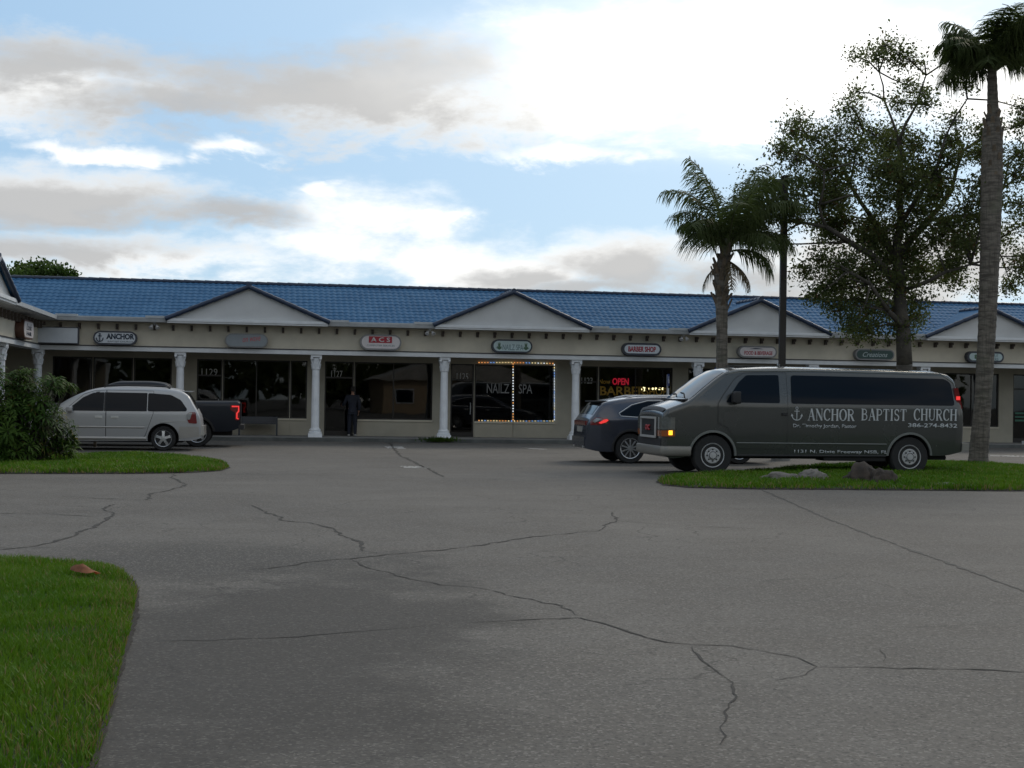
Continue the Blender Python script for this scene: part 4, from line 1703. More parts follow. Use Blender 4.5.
vanlet(serif('ANCHOR', vw(807.5, 855), .255), 807.5, 855, 414.8)
vanlet(serif('BAPTIST', vw(861, 907), .255), 861, 907, 414.8)
vanlet(serif('CHURCH', vw(913.5, 957.5), .255), 913.5, 957.5, 414.8)
vanlet(textmesh('Dr. Timothy Jordan, Pastor', w=vw(793, 856.5), h=.10, depth=.002, bold=.01), 793, 856.5, 426.5)
vanlet(textmesh('386-274-8432', w=vw(908, 957.5), h=.09, depth=.002, bold=.02), 908, 957.5, 425.5)
vanlet(textmesh('1131 N. Dixie Freeway NSB, FL', w=vw(795, 888.5), h=.09, depth=.002, bold=.01), 795, 888.5, 452.3)
ab = anchor_bm(.30, 0)
bmesh.ops.scale(ab, vec=(1, .1, 1), verts=ab.verts)
vanlet(ab, 792.5, 801, 414, 'emblem')

# ---------- silver minivan
M_SILV = mat('silver_paint', (0.44, 0.445, 0.45), 0.40, metal=0.3, var=0.0, coat=0.35)
M_SILV2 = mat('silver_cladding', (0.42, 0.405, 0.375), 0.34, metal=0.3, var=0.05, coat=0.4)
mv = Car('minivan', 'silver minivan with dark tinted side windows parked behind the leafy shrub', place(163, 450.8, 4.10, -.93, RZ), RZ, M_SILV,
         L=5.12,
         zt=[(0, .62), (.04, .74), (.25, .88), (.7, 1.0), (1.12, 1.09), (1.2, 1.12), (1.6, 1.37), (2.05, 1.58), (2.45, 1.665), (3.2, 1.70), (4.2, 1.675), (4.55, 1.62), (4.72, 1.53), (4.90, 1.25), (5.02, 1.03), (5.08, .86), (5.12, .50)],
         zb=[(0, .30), (.3, .24), (4.8, .28), (5.12, .36)],
         plan=[(0, .70), (.1, .82), (.35, .93), (.9, .985), (4.2, .985), (4.8, .95), (5.05, .87), (5.12, .78)],
         belt=1.02, tumble=.20, under=.06, r=.09, crown=.04, wf=1.05, wrr=4.10, wr=.335, ww=.21, zroof=1.70, well=1.24)
mv.wheels((1.05, 4.10), (5, .055))
mv.door([(1.45, 1.02), (1.62, 1.16), (2.0, 1.50), (2.28, 1.60), (2.58, 1.62), (2.58, .34), (1.52, .34)], (2.40, .90, .16, M_CHROME))
mv.door([(2.60, .34), (2.60, 1.62), (3.82, 1.61), (3.82, 1.0), (3.62, .42), (3.55, .34)], (2.82, .90, .16, M_CHROME))
mv.patch('window', rpoly([(1.56, 1.06), (1.98, 1.42), (2.24, 1.545), (2.53, 1.565), (2.53, 1.06)], .03), M_CARGL, mv.root, .014)
mv.patch('window', rpoly([(2.575, 1.06), (2.575, 1.565), (3.66, 1.56), (3.66, 1.065)], .02), M_CARGL, mv.root, .014)
mv.patch('window', rpoly([(3.68, 1.065), (3.68, 1.56), (4.28, 1.52), (4.55, 1.38), (4.72, 1.14), (4.70, 1.08)], .05), M_CARGL, mv.root, .014)
mv.patch('window', [(2.535, 1.06), (2.535, 1.565), (2.575, 1.565), (2.575, 1.06)], M_BLACKP, mv.root, .012)
mv.strip('trim', [(1.45, .63), (3.6, .63)], .05, M_SILV2, .02)
mv.strip('rocker', [(1.5, .33), (3.65, .33)], .10, M_SILV2, .0)
mv.patch('bumper', [(4.52, .34), (4.52, .66), (5.03, .66), (5.06, .40)], M_SILV2, mv.root, .018)
bm = nb(); bx(bm, 5.0, 5.17, -.80, .80, .42, .68); obj('bumper', bm, M_SILV2, mv.root)
mv.patch('tail_light', rpoly([(4.76, .76), (4.70, .98), (4.78, 1.06), (4.95, 1.06), (4.99, .74)], .04), M_REDL, mv.root, .02)
mv.patch('tail_light', rpoly([(4.72, .86), (4.70, .98), (4.78, 1.05), (4.86, 1.05), (4.80, .85)], .03), M_LENS, mv.root, .024)
mv.top('windscreen', 1.24, 2.0, .96, M_WSCR)
mv.top('rear_window', 4.74, 4.98, .9, M_CARGL)
bm = nb(); bx(bm, 4.55, 4.84, -.66, .66, 1.605, 1.635); obj('spoiler', bm, M_SILV, mv.root)
mirror_pair(mv, 1.68, 1.10, .2, .15, M_SILV)
mv.patch('headlight', rpoly([(.04, .62), (.04, .78), (.45, .92), (.55, .8), (.2, .62)], .04), M_LENS, mv.root, .012)
mv.patch('fuel_flap', rpoly([(3.93, .84), (3.93, .97), (4.08, .97), (4.08, .84)], .02), M_SILV, mv.root, .009)
mv.strip('crease', [(4.02, .78), (4.40, .80), (4.70, .80)], .02, M_SILV2, .01)
bm = nb(); bx(bm, .3, 4.6, -.7, .7, .22, .34); obj('chassis', bm, M_UNDER, mv.root)
for sd in (-1, 1):
    bm = nb(); tube(bm, [(2.5, sd * .62, 1.70), (2.6, sd * .63, 1.755), (4.1, sd * .61, 1.75), (4.25, sd * .6, 1.69)], .018, 8); obj('roof_rail', bm, M_BLACKP, mv.root)

# ---------- dark pickup beyond it
M_PICK = mat('dark_blue_paint', (0.010, 0.014, 0.021), 0.35, metal=0.0, var=0.05, coat=0.15, spec=0.3)
pk = Car('pickup_truck', 'dark blue pickup truck with a lit red tail light beyond the silver minivan', place(197, 447, 4.72, -.96, RZ), RZ, M_PICK,
         L=5.92,
         zt=[(0, .95), (.05, 1.08), (.2, 1.17), (1.0, 1.22), (1.38, 1.26), (1.46, 1.29), (1.8, 1.55), (2.2, 1.80), (2.5, 1.87), (3.3, 1.885), (3.75, 1.84), (3.90, 1.75), (4.10, 1.36), (4.16, 1.325), (5.5, 1.335), (5.86, 1.345), (5.92, 1.32)],
         zb=[(0, .45), (.3, .40), (5.6, .46), (5.92, .56)],
         plan=[(0, .84), (.1, .94), (.4, 1.0), (5.5, 1.0), (5.85, .99), (5.92, .96)],
         belt=1.22, tumble=.20, under=.06, r=.06, crown=.03, wf=1.0, wrr=4.72, wr=.40, ww=.27, zroof=1.885)
pk.wheels((1.0, 4.72), (6, .05))
for x in (1.0, 4.72):
    pk.arch(x, M_BLACKP, .05, .02)
pk.door([(1.62, 1.24), (2.0, 1.52), (2.36, 1.75), (2.72, 1.80), (2.72, .58), (1.68, .58)], (2.56, 1.06, .16, M_BLACKP))
pk.door([(2.74, .58), (2.74, 1.80), (3.55, 1.78), (3.78, 1.60), (3.84, 1.26), (3.84, .9), (3.70, .58)], (3.62, 1.06, .16, M_BLACKP))
pk.patch('window', rpoly([(1.78, 1.29), (2.12, 1.54), (2.42, 1.71), (2.67, 1.73), (2.67, 1.29)], .03), M_CARGL, pk.root, .014)
pk.patch('window', rpoly([(2.79, 1.29), (2.79, 1.73), (3.5, 1.71), (3.68, 1.56), (3.72, 1.29)], .04), M_CARGL, pk.root, .014)
pk.top('windscreen', 1.52, 2.2, .95, M_WSCR)
pk.top('rear_window', 3.93, 4.07, .85, M_CARGL)
mirror_pair(pk, 1.75, 1.36, .22, .24, M_PICK)
for sd in (-1, 1):
    y = pk.hw(5.8, 1.1)
    bm = nb()
    prism(bm, [(5.66, 1.24), (5.935, 1.24), (5.935, .80), (5.80, .80), (5.80, 1.02), (5.66, 1.10)], sd * (y - .12), sd * (y + .014))
    o = obj('tail_light', bm, M_REDL, pk.root)
    bm = nb()
    tube(bm, [(5.70, sd * (y + .016), 1.20), (5.90, sd * (y + .016), 1.20), (5.90, sd * (y + .016), 1.06), (5.85, sd * (y + .016), 1.0), (5.85, sd * (y + .016), .85), (5.90, sd * (y + .016), .84)], .025, 6)
    obj('lens', bm, M_REDON, o)
bm = nb(); bx(bm, 5.90, 5.96, -.80, .80, .66, 1.30); obj('tailgate', bm, M_PICK, pk.root)
bm = nb(); bx(bm, 5.90, 6.06, -.93, .93, .52, .66); obj('bumper', bm, M_BLACKP, pk.root)
bm = nb(); bx(bm, -.04, .02, -.6, .6, .66, 1.02); obj('grille', bm, M_BLACKP, pk.root)
bm = nb(); bx(bm, -.10, .1, -.9, .9, .44, .62); obj('bumper', bm, M_CHROME, pk.root)
bm = nb(); bx(bm, .4, 5.7, -.7, .7, .34, .52); obj('chassis', bm, M_UNDER, pk.root)

# ---------- dark blue-grey crossover
M_SUV = mat('slate_blue_paint', (0.058, 0.065, 0.086), 0.25, metal=0.45, var=0.06, coat=0.8)
RS = pi + radians(10.5)
sv = Car('crossover_suv', 'slate blue crossover suv with lit tail light, behind the nose of the van', place(630, 463.6, 3.86, .92, RS), RS, M_SUV,
         L=4.95,
         zt=[(0, .70), (.05, .82), (.3, .95), (1.1, 1.07), (1.22, 1.11), (1.6, 1.34), (2.1, 1.57), (2.5, 1.645), (3.0, 1.66), (3.8, 1.62), (4.3, 1.545), (4.52, 1.49), (4.60, 1.42), (4.78, 1.18), (4.86, 1.08), (4.90, .98), (4.95, .62)],
         zb=[(0, .34), (.3, .26), (4.6, .29), (4.95, .36)],
         plan=[(0, .72), (.1, .84), (.4, .93), (1.0, .97), (4.0, .975), (4.6, .93), (4.85, .82), (4.95, .70)],
         belt=1.08, tumble=.24, under=.05, r=.10, crown=.035, wf=1.04, wrr=3.86, wr=.375, ww=.24, zroof=1.66, well=1.18)
sv.wheels((1.04, 3.86), (10, .026))
for x in (1.04, 3.86):
    sv.arch(x, M_BLACKP, .04, .012)
sv.door([(1.45, 1.04), (1.9, 1.36), (2.3, 1.55), (2.55, 1.58), (2.55, .42), (1.5, .42)], (2.4, .96, .16, M_CHROME))
sv.door([(2.57, .42), (2.57, 1.58), (3.35, 1.56), (3.62, 1.42), (3.62, 1.0), (3.38, .6), (3.2, .42)], (3.4, .98, .16, M_CHROME))
SW = rpoly([(1.60, 1.13), (1.98, 1.38), (2.32, 1.525), (2.8, 1.56), (3.4, 1.535), (3.8, 1.43), (4.12, 1.24), (4.10, 1.19), (3.6, 1.16)], .03)
sv.patch('window', SW, M_CARGL, sv.root, .014)
sv.strip('chrome_strip', [(3.0, 1.565), (3.4, 1.555), (3.82, 1.45), (4.16, 1.24), (4.12, 1.17), (3.6, 1.14), (1.6, 1.10)], .022, M_CHROME, .04)
sv.top('windscreen', 1.26, 2.05, .95, M_WSCR)
sv.top('rear_window', 4.60, 4.78, .9, M_WSCR)
bm = nb(); bx(bm, 4.36, 4.66, -.60, .60, 1.505, 1.545); obj('spoiler', bm, M_BLACKP, sv.root)
tl = sv.patch('tail_light', [(4.40, 1.06), (4.46, 1.12), (4.74, 1.13), (4.86, 1.03), (4.86, .94), (4.62, .94)], M_REDL, sv.root, .015)
for sd, o in zip((-1, 1), tl):
    sv.patch('lens', [(4.43, 1.06), (4.47, 1.09), (4.55, 1.075), (4.68, .995), (4.62, .975), (4.50, 1.01)], M_REDON, o, .022, sides=(sd,))
    sv.patch('lens', [(4.60, 1.10), (4.72, 1.115), (4.82, 1.04), (4.76, 1.0)], M_LENS, o, .021, sides=(sd,))
bm = nb(); bx(bm, 4.86, 4.935, -.6, .6, .93, 1.04); obj('tail_light', bm, M_REDL, sv.root)
bm = nb(); bx(bm, 4.90, 4.975, -.66, .66, .42, .64); obj('bumper', bm, M_SUV, sv.root)
bm = nb(); bx(bm, 4.91, 4.94, -.26, .26, .76, .90); obj('licence_plate', bm, M_LENS, sv.root)
for sd in (-1, 1):
    bm = nb(); lathe(bm, [(.05, 0), (.06, .01), (.06, .16), (.05, .17)], 14, (4.80, sd * .50, .42), 'X'); obj('exhaust', bm, M_CHROME, sv.root)
mirror_pair(sv, 1.66, 1.14, .2, .15, M_SUV)
for sd in (-1, 1):
    bm = nb(); tube(bm, [(2.2, sd * .60, 1.62), (2.4, sd * .6, 1.695), (3.6, sd * .59, 1.68), (3.9, sd * .58, 1.62)], .016, 8); obj('roof_rail', bm, M_CHROME, sv.root)
bm = nb(); bx(bm, .3, 4.3, -.7, .7, .24, .36); obj('chassis', bm, M_UNDER, sv.root)
sv.patch('headlight', rpoly([(.06, .72), (.06, .82), (.5, .95), (.5, .84)], .03), M_LENS, sv.root, .012)
# ------------------------------------------------------------------ lit and hung things at the shop windows
def emat(name, col, s):
    return mat(name, tuple(c * .5 for c in col), 0.4, var=0, emit=col, estr=s)


BULB = [emat('bulb_white', (0.85, 0.92, 1.0), 1.3), emat('bulb_orange', (1.0, 0.42, 0.12), 1.2), emat('bulb_yellow', (1.0, 0.80, 0.40), 1.2), emat('bulb_blue', (0.20, 0.42, 1.0), 1.2)]
LV = WALLV - 0.03
pA, pB, pC = fac(477.5, 362.5, LV), fac(513, 362.5, LV), fac(554.3, 363.5, LV)
qA, qB, qC = fac(477.5, 420.5, LV), fac(513, 421, LV), fac(554.3, 421, LV)
sl_t = thing('string_lights', 'string of coloured lights outlining the two panes of the lit shop window', 'lights', BW(pB[0], LV, qB[1]), TH)
ox, oz = pB[0], qB[1]
segs = [(pA, pB, 12), (pB, pC, 14), (pC, qC, 21), (qC, qB, 14), (qB, qA, 12), (pB, qB, 21)]
bmw = nb()
bulbs = {}
for si, (a, b, n) in enumerate(segs):
    tube(bmw, [(a[0] - ox, 0.012, a[1] - oz), (b[0] - ox, 0.012, b[1] - oz)], .006, 5)
    for k in range(n):
        t = (k + .5) / n
        x, z = a[0] + (b[0] - a[0]) * t - ox, a[1] + (b[1] - a[1]) * t - oz
        rr_ = random.random()
        if si in (0, 1):
            c = (1 if k % 12 < 4 else 3 if k % 12 < 6 else 2 if rr_ < .7 else 0)
        elif si in (3, 4):
            c = (3 if rr_ < .42 else 1 if rr_ < .65 else 2)
        elif si == 2:
            c = (0 if rr_ < .55 else 3 if rr_ < .75 else 2)
        else:
            c = (0 if rr_ < .65 else 2 if rr_ < .8 else 1)
        if c not in bulbs:
            bm = nb(); bmesh.ops.create_uvsphere(bm, u_segments=8, v_segments=5, radius=.0165)
            bmesh.ops.scale(bm, vec=(1, 1, 1.3), verts=bm.verts)
            bulbs[c] = obj('bulb', bm, BULB[c], sl_t)
            o = bulbs[c]
        else:
            o = bulbs[c].copy(); COL.objects.link(o); o.parent = sl_t
        o.location = (x, -.012, z)
obj('wire', bmw, M_BLACKP, sl_t)

M_NEON = emat('red_neon', (1.0, 0.03, 0.08), 1.25)
u, z = fac(621.5, 381.5, WALLV + .16)
ns = thing('neon_sign', 'glowing red OPEN sign hanging in the barber shop window', 'sign', BW(u, WALLV + .30, z), TH)
bm = nb(); bx(bm, -.40, .40, .03, .06, -.20, .20); obj('backing', bm, M_BLACKP, ns)
addtext('lettering', 'OPEN', M_NEON, ns, (0, .01, 0), w=.62, h=.25, depth=.02, bold=.02)

M_WARM = emat('warm_lamp', (1.0, 0.83, 0.45), 9.0)
for px, rr_, lab in ((643.5, .085, 'brightest and leftmost of the warm lamps inside the barber shop'), (649.5, .04, None), (653, .045, None), (656, .045, None), (659.5, .05, None), (663, .05, None)):
    u, z = fac(px, 389 if rr_ > .06 else 388.7, WALLV + 1.2)
    r = thing('ceiling_lamp', lab or 'small warm lamp glowing in the row inside the barber shop', 'lamp', BW(u, WALLV + 1.2, z), TH, 'warm lamps inside the barber shop')
    bm = nb(); bmesh.ops.create_uvsphere(bm, u_segments=10, v_segments=6, radius=rr_); obj('globe', bm, M_WARM, r, smooth=True)
    bm = nb(); tube(bm, [(0, 0, rr_ * .9), (0, 0, 2.97 - z)], .008, 5); lathe(bm, [(rr_ * .5, rr_ * .8), (rr_ * .3, rr_ * 1.3)], 8); obj('pendant', bm, M_BLACKP, r)

# blue parking signs on posts
M_BLUES = mat('blue_sign', (0.03, 0.06, 0.22), 0.5, var=0.05)
M_POST = mat('grey_post', (0.36, 0.37, 0.38), 0.5, metal=0.3, var=0.1)
for px, pyt, lab in ((667.5, 374, 'blue and white parking sign on a post before the barber shop'), (717, 367.5, 'blue parking sign on a post half behind the palm with arching fronds')):
    u, z = fac(px, pyt, -.45)
    r = thing('parking_sign', lab, 'sign', BW(u, -.45, ZW), TH + (1.1 if px < 700 else .5), 'parking signs on posts')
    zt_ = z - ZW
    bm = nb(); tube(bm, [(0, 0, 0), (0, 0, zt_ - .02)], .03, 8); obj('post', bm, M_POST, r)
    bm = nb(); prism(bm, rpoly([(-.15, zt_ - .42), (.15, zt_ - .42), (.15, zt_), (-.15, zt_)], .03), -.045, -.032); o = obj('panel', bm, M_BLUES, r)
    bm = nb()
    tube(bm, [(-.02, -.05, zt_ - .08), (-.02, -.05, zt_ - .2), (.05, -.05, zt_ - .2), (.07, -.05, zt_ - .3)], .013, 6)
    tube(bm, [(-.01 + .075 * cos(a), -.05, zt_ - .25 + .075 * sin(a)) for a in [2.0 + 4.1 * k / 10 for k in range(11)]], .011, 6)
    obj('symbol', bm, M_WHITE, o)
    bm = nb(); prism(bm, rpoly([(-.11, zt_ - .95), (.11, zt_ - .95), (.11, zt_ - .50), (-.11, zt_ - .50)], .02), -.045, -.032); obj('panel', bm, M_WHITE, r)

# bench against the shop wall
M_BENCH = mat('dark_bench', (0.030, 0.034, 0.042), 0.5, var=0.15)
u0, z0 = fac(238.5, 416.5, 1.35); u1, z1 = fac(277.5, 436, 1.35)
bn = thing('bench', 'dark bench with a solid back under the shop window beside the pickup', 'bench', BW((u0 + u1) / 2, 1.35, ZW), TH)
w = u1 - u0
zb_ = z0 - ZW
bm = nb(); bx(bm, -w / 2, w / 2, .22, .27, .40, zb_); bmesh.ops.rotate(bm, cent=(0, .24, .4), matrix=Matrix.Rotation(-.12, 3, 'X'), verts=bm.verts); obj('backrest', bm, M_BENCH, bn)
bm = nb()
for k in range(4):
    bx(bm, -w / 2, w / 2, -.24 + .115 * k, -.24 + .115 * k + .10, .40, .44)
obj('seat', bm, M_BENCH, bn)
for sx in (-1, 1):
    bm = nb(); bx(bm, sx * (w / 2 - .03) - .03, sx * (w / 2 - .03) + .03, -.24, .26, .33, .395)
    for y in (-.22, .21):
        bx(bm, sx * (w / 2 - .03) - .028, sx * (w / 2 - .03) + .028, y - .03, y + .03, 0, .332)
    bx(bm, sx * (w / 2 - .03) - .027, sx * (w / 2 - .03) + .027, -.23, -.18, .44, .66); bx(bm, sx * (w / 2 - .03) - .026, sx * (w / 2 - .03) + .026, -.24, .2, .62, .66)
    obj('leg', bm, M_BENCH, bn)

# ------------------------------------------------------------------ the person at the door
def mk_skin(name, joints, edges, m, parent, sub=2, root=0):
    me0 = bpy.data.meshes.new('t')
    bm = nb()
    L = bm.verts.layers.skin.verify()
    vs = []
    for i, j in enumerate(joints):
        v = bm.verts.new(j[0]); v[L].radius = (j[1], j[2] if len(j) > 2 else j[1]); v[L].use_root = (i == root)
        vs.append(v)
    for a, b in edges:
        bm.edges.new((vs[a], vs[b]))
    bm.to_mesh(me0); bm.free()
    o = bpy.data.objects.new('t', me0); COL.objects.link(o)
    o.modifiers.new('s', 'SKIN').use_smooth_shade = True
    ss = o.modifiers.new('ss', 'SUBSURF'); ss.levels = ss.render_levels = sub
    dg = bpy.context.evaluated_depsgraph_get()
    r = bpy.data.meshes.new_from_object(o.evaluated_get(dg))
    bpy.data.objects.remove(o); bpy.data.meshes.remove(me0)
    r.materials.clear(); r.materials.append(m)
    r.shade_smooth()
    o = bpy.data.objects.new(name, r); COL.objects.link(o); o.parent = parent
    return o


M_SKIN = mat('skin', (0.32, 0.17, 0.115), 0.55, var=0.08)
M_COAT = mat('navy_jacket', (0.016, 0.019, 0.030), 0.85, var=0.25, scale=6)
M_PANT = mat('dark_trousers', (0.011, 0.014, 0.024), 0.85, var=0.25, scale=6)
M_HAIR = mat('dark_hair', (0.015, 0.011, 0.009), 0.6, var=0.2)
M_SHOE = mat('pale_shoe', (0.28, 0.28, 0.27), 0.6, var=0.1)
uP, _ = fac(352, 436, 1.35)
per = thing('person', 'person in a dark navy jacket and dark trousers reaching for the shop door', 'person', BW(uP, 1.35, ZW), TH + radians(0))
# local: +y faces the building; the person looks at the door, a little to the left
J = [((0, 0, .92), .14, .11), ((0, .01, 1.10), .135, .10), ((0, .0, 1.30), .155, .11), ((0, .0, 1.43), .10, .085), ((0, .01, 1.50), .055), ((0, .02, 1.56), .058),
     ((-.09, 0, .86), .098), ((-.10, .03, .50), .062), ((-.11, -.01, .10), .042), ((-.11, .03, .045), .040), ((-.115, .14, .035), .034),
     ((.09, 0, .86), .098), ((.10, .0, .50), .062), ((.10, -.06, .10), .042), ((.10, -.03, .045), .040), ((.105, .08, .035), .034),
     ((-.19, 0, 1.40), .062), ((-.27, .06, 1.16), .048), ((-.33, .28, 1.08), .036), ((-.345, .34, 1.08), .030, .02), ((-.35, .38, 1.08), .028, .014),
     ((.19, 0, 1.40), .062), ((.245, -.04, 1.13), .048), ((.23, .06, .90), .035), ((.225, .09, .84), .030, .02), ((.222, .10, .80), .028, .014)]
E_ = [(0, 1), (1, 2), (2, 3), (3, 4), (4, 5), (0, 6), (6, 7), (7, 8), (8, 9), (9, 10), (0, 11), (11, 12), (12, 13), (13, 14), (14, 15), (2, 16), (16, 17), (17, 18), (18, 19), (19, 20), (2, 21), (21, 22), (22, 23), (23, 24), (24, 25)]
mk_skin('body', J, E_, M_SKIN, per)


def infl(ids, edges, k, m, name, sub=2, z=None):
    idx = {a: i for i, a in enumerate(ids)}
    jj = []
    for a in ids:
        j = J[a]
        jj.append((j[0], j[1] + k, (j[2] if len(j) > 2 else j[1]) + k))
    return mk_skin(name, jj, [(idx[a], idx[b]) for a, b in edges], m, per, sub)


J.append(((0, 0, .84), .150, .118))
E_j = len(J) - 1
infl([0, E_j, 1, 2, 3, 16, 17, 18, 21, 22, 23], [(0, E_j), (0, 1), (1, 2), (2, 3), (2, 16), (16, 17), (17, 18), (2, 21), (21, 22), (22, 23)], .022, M_COAT, 'jacket')
J += [((0, .005, 1.03), .128, .095), ((-.11, .0, .055), .040), ((.10, -.05, .055), .040)]
infl([0, E_j + 1, 6, 7, E_j + 2, 11, 12, E_j + 3], [(0, E_j + 1), (0, 6), (6, 7), (7, E_j + 2), (0, 11), (11, 12), (12, E_j + 3)], .020, M_PANT, 'trousers')
for sx, dy in ((-.112, .06), (.102, 0)):
    bm = nb(); bmesh.ops.create_uvsphere(bm, u_segments=14, v_segments=8, radius=1)
    bmesh.ops.scale(bm, vec=(.055, .145, .055), verts=bm.verts)
    for v in bm.verts:
        v.co.z = max(v.co.z, -.035)
    o = obj('shoe', bm, M_SHOE, per, smooth=True, loc=(sx, dy + .0, .036))
# head with face
bm = nb(); bmesh.ops.create_uvsphere(bm, u_segments=24, v_segments=16, radius=1)
for v in bm.verts:
    x, y, z = v.co
    w = 1 - .18 * max(0, -z)
    v.co = (x * .078 * w, y * .098 * (1 - .1 * max(0, -z)), z * .118)
    if y > .75 and abs(x) < .25 and -.35 < z < .1:
        v.co.y += .016 * (1 - abs(x) / .25)
hd = obj('head', bm, M_SKIN, per, smooth=True, loc=(0, .035, 1.645))
bm = nb()
for sx in (-1, 1):
    lathe(bm, [(.006, -.004), (.028, 0), (.026, .008), (.008, .012)], 10, (sx * .074, -.005, -.005), 'X')
obj('ear', bm, M_SKIN, hd, smooth=True)
bm = nb()
for sx in (-1, 1):
    bmesh.ops.create_uvsphere(bm, u_segments=8, v_segments=6, radius=.012, matrix=Matrix.Translation((sx * .03, .084, .012)))
obj('eye', bm, M_HAIR, hd)
M_LIP = mat('lips', (0.25, 0.09, 0.075), 0.5, var=0)
bm = nb(); bxc(bm, (0, .086, -.056), (.045, .01, .010)); obj('mouth', bm, M_LIP, hd)
bm = nb(); bmesh.ops.create_uvsphere(bm, u_segments=24, v_segments=16, radius=1)
dl = [v for v in bm.verts if v.co.z < -.15 and v.co.y > -.3 or (v.co.y > .62 and v.co.z < .42) or v.co.z < -.62]
bmesh.ops.delete(bm, geom=dl, context='VERTS')
for v in bm.verts:
    v.co = (v.co.x * .088, v.co.y * .108, v.co.z * .126)
obj('hair', bm, M_HAIR, per, smooth=True, loc=(0, .030, 1.65))
# fingers of the reaching hand, closed on the handle, and the hanging hand
for (c, d, up, sd) in (((-.352, .385, 1.08), Vector((-.15, .9, -.1)), Vector((0, 0, 1)), 1), ((.221, .105, .79), Vector((0, .15, -1)), Vector((0, 1, 0)), -1)):
    bm = nb()
    d = d.normalized()
    for k in range(4):
        p = Vector(c) + up * (.027 - .018 * k)
        L = (.075, .085, .08, .062)[k]
        q = p + d * L * .5
        side = d.cross(up).normalized() * sd
        e = q + (d * .6 + side * .7) * L * .35
        f = e + (d * -.1 + side) * L * .28
        tube(bm, [p, q, e, f], [.0095, .009, .008, .006], 7)
    p = Vector(c) - d * .03 + up * .03
    tube(bm, [p, p + up * .025 + d * .02, p + up * .028 + d * .055], [.012, .010, .008], 7)
    obj('hand', bm, M_SKIN, per, smooth=True)

# ------------------------------------------------------------------ light pole, stake
M_POLE = mat('dark_bronze_pole', (0.030, 0.026, 0.023), 0.5, metal=0.3, var=0.2)
YP = 39.0
pb = ground(781.5, 446); 
tp = atdepth(781, 176, YP)
bp = atdepth(781.5, 400, YP)
lp = thing('light_pole', 'tall dark square light pole between the two trees', 'pole', (bp.x, YP, 0))
ht = tp.z
bm = nb(); v = bx(bm, -.085, .085, -.085, .085, .35, ht); obj('shaft', bm, M_POLE, lp)
bm = nb(); lathe(bm, [(.26, 0), (.26, .33), (.22, .36)], 20); obj('footing', bm, M_CONC, lp)
bm = nb(); bx(bm, -.04, .04, -.3, .7, ht - .12, ht - .03); obj('arm', bm, M_POLE, lp)
bm = nb(); bx(bm, -.17, .17, .5, 1.0, ht - .18, ht + .0); o = obj('lamp_head', bm, M_POLE, lp)
bm = nb(); bx(bm, -.14, .14, .55, .95, ht - .192, ht - .182); obj('lens', bm, M_LENS, o)
g = ground(95, 447)
M_WOOD = mat('weathered_wood', (0.22, 0.18, 0.13), 0.8, var=0.2)
st = thing('stake', 'short weathered wooden stake standing in the grass by the shrub', 'stake', (g.x, g.y, 0))
hs = 17 / 1450 * g.y
bm = nb(); prism(bm, [(-.035, -.05), (.035, -.05), (.035, hs - .03), (.0, hs), (-.035, hs - .03)], -.035, .035); obj('post', bm, M_WOOD, st)
# ------------------------------------------------------------------ vegetation
M_GRASS = leafmat('grass_blade', (0.058, 0.145, 0.009), (0.115, 0.205, 0.017), .30, .9)
M_DRYB = leafmat('dry_blade', (0.17, 0.15, 0.05), (0.24, 0.20, 0.09), .25, .9)
M_SOIL = mat('soil', (0.030, 0.048, 0.010), 0.95, var=0.4, scale=4, bump=0.4)
M_EDGE = mat('dark_soil', (0.020, 0.016, 0.011), 0.95, var=0.4, scale=8, bump=0.5)


def inside(poly, x, y):
    c = False
    n = len(poly)
    for i in range(n):
        x1, y1 = poly[i - 1]
        x2, y2 = poly[i]
        if (y1 > y) != (y2 > y) and x < (x2 - x1) * (y - y1) / (y2 - y1) + x1:
            c = not c
    return c


def edgedist(poly, x, y):
    best = 9
    p = Vector((x, y))
    for i in range(len(poly)):
        a, b = Vector(poly[i - 1]), Vector(poly[i])
        ab = b - a
        t = max(0, min(1, (p - a).dot(ab) / max(1e-9, ab.length_squared)))
        best = min(best, (p - a - ab * t).length)
    return best


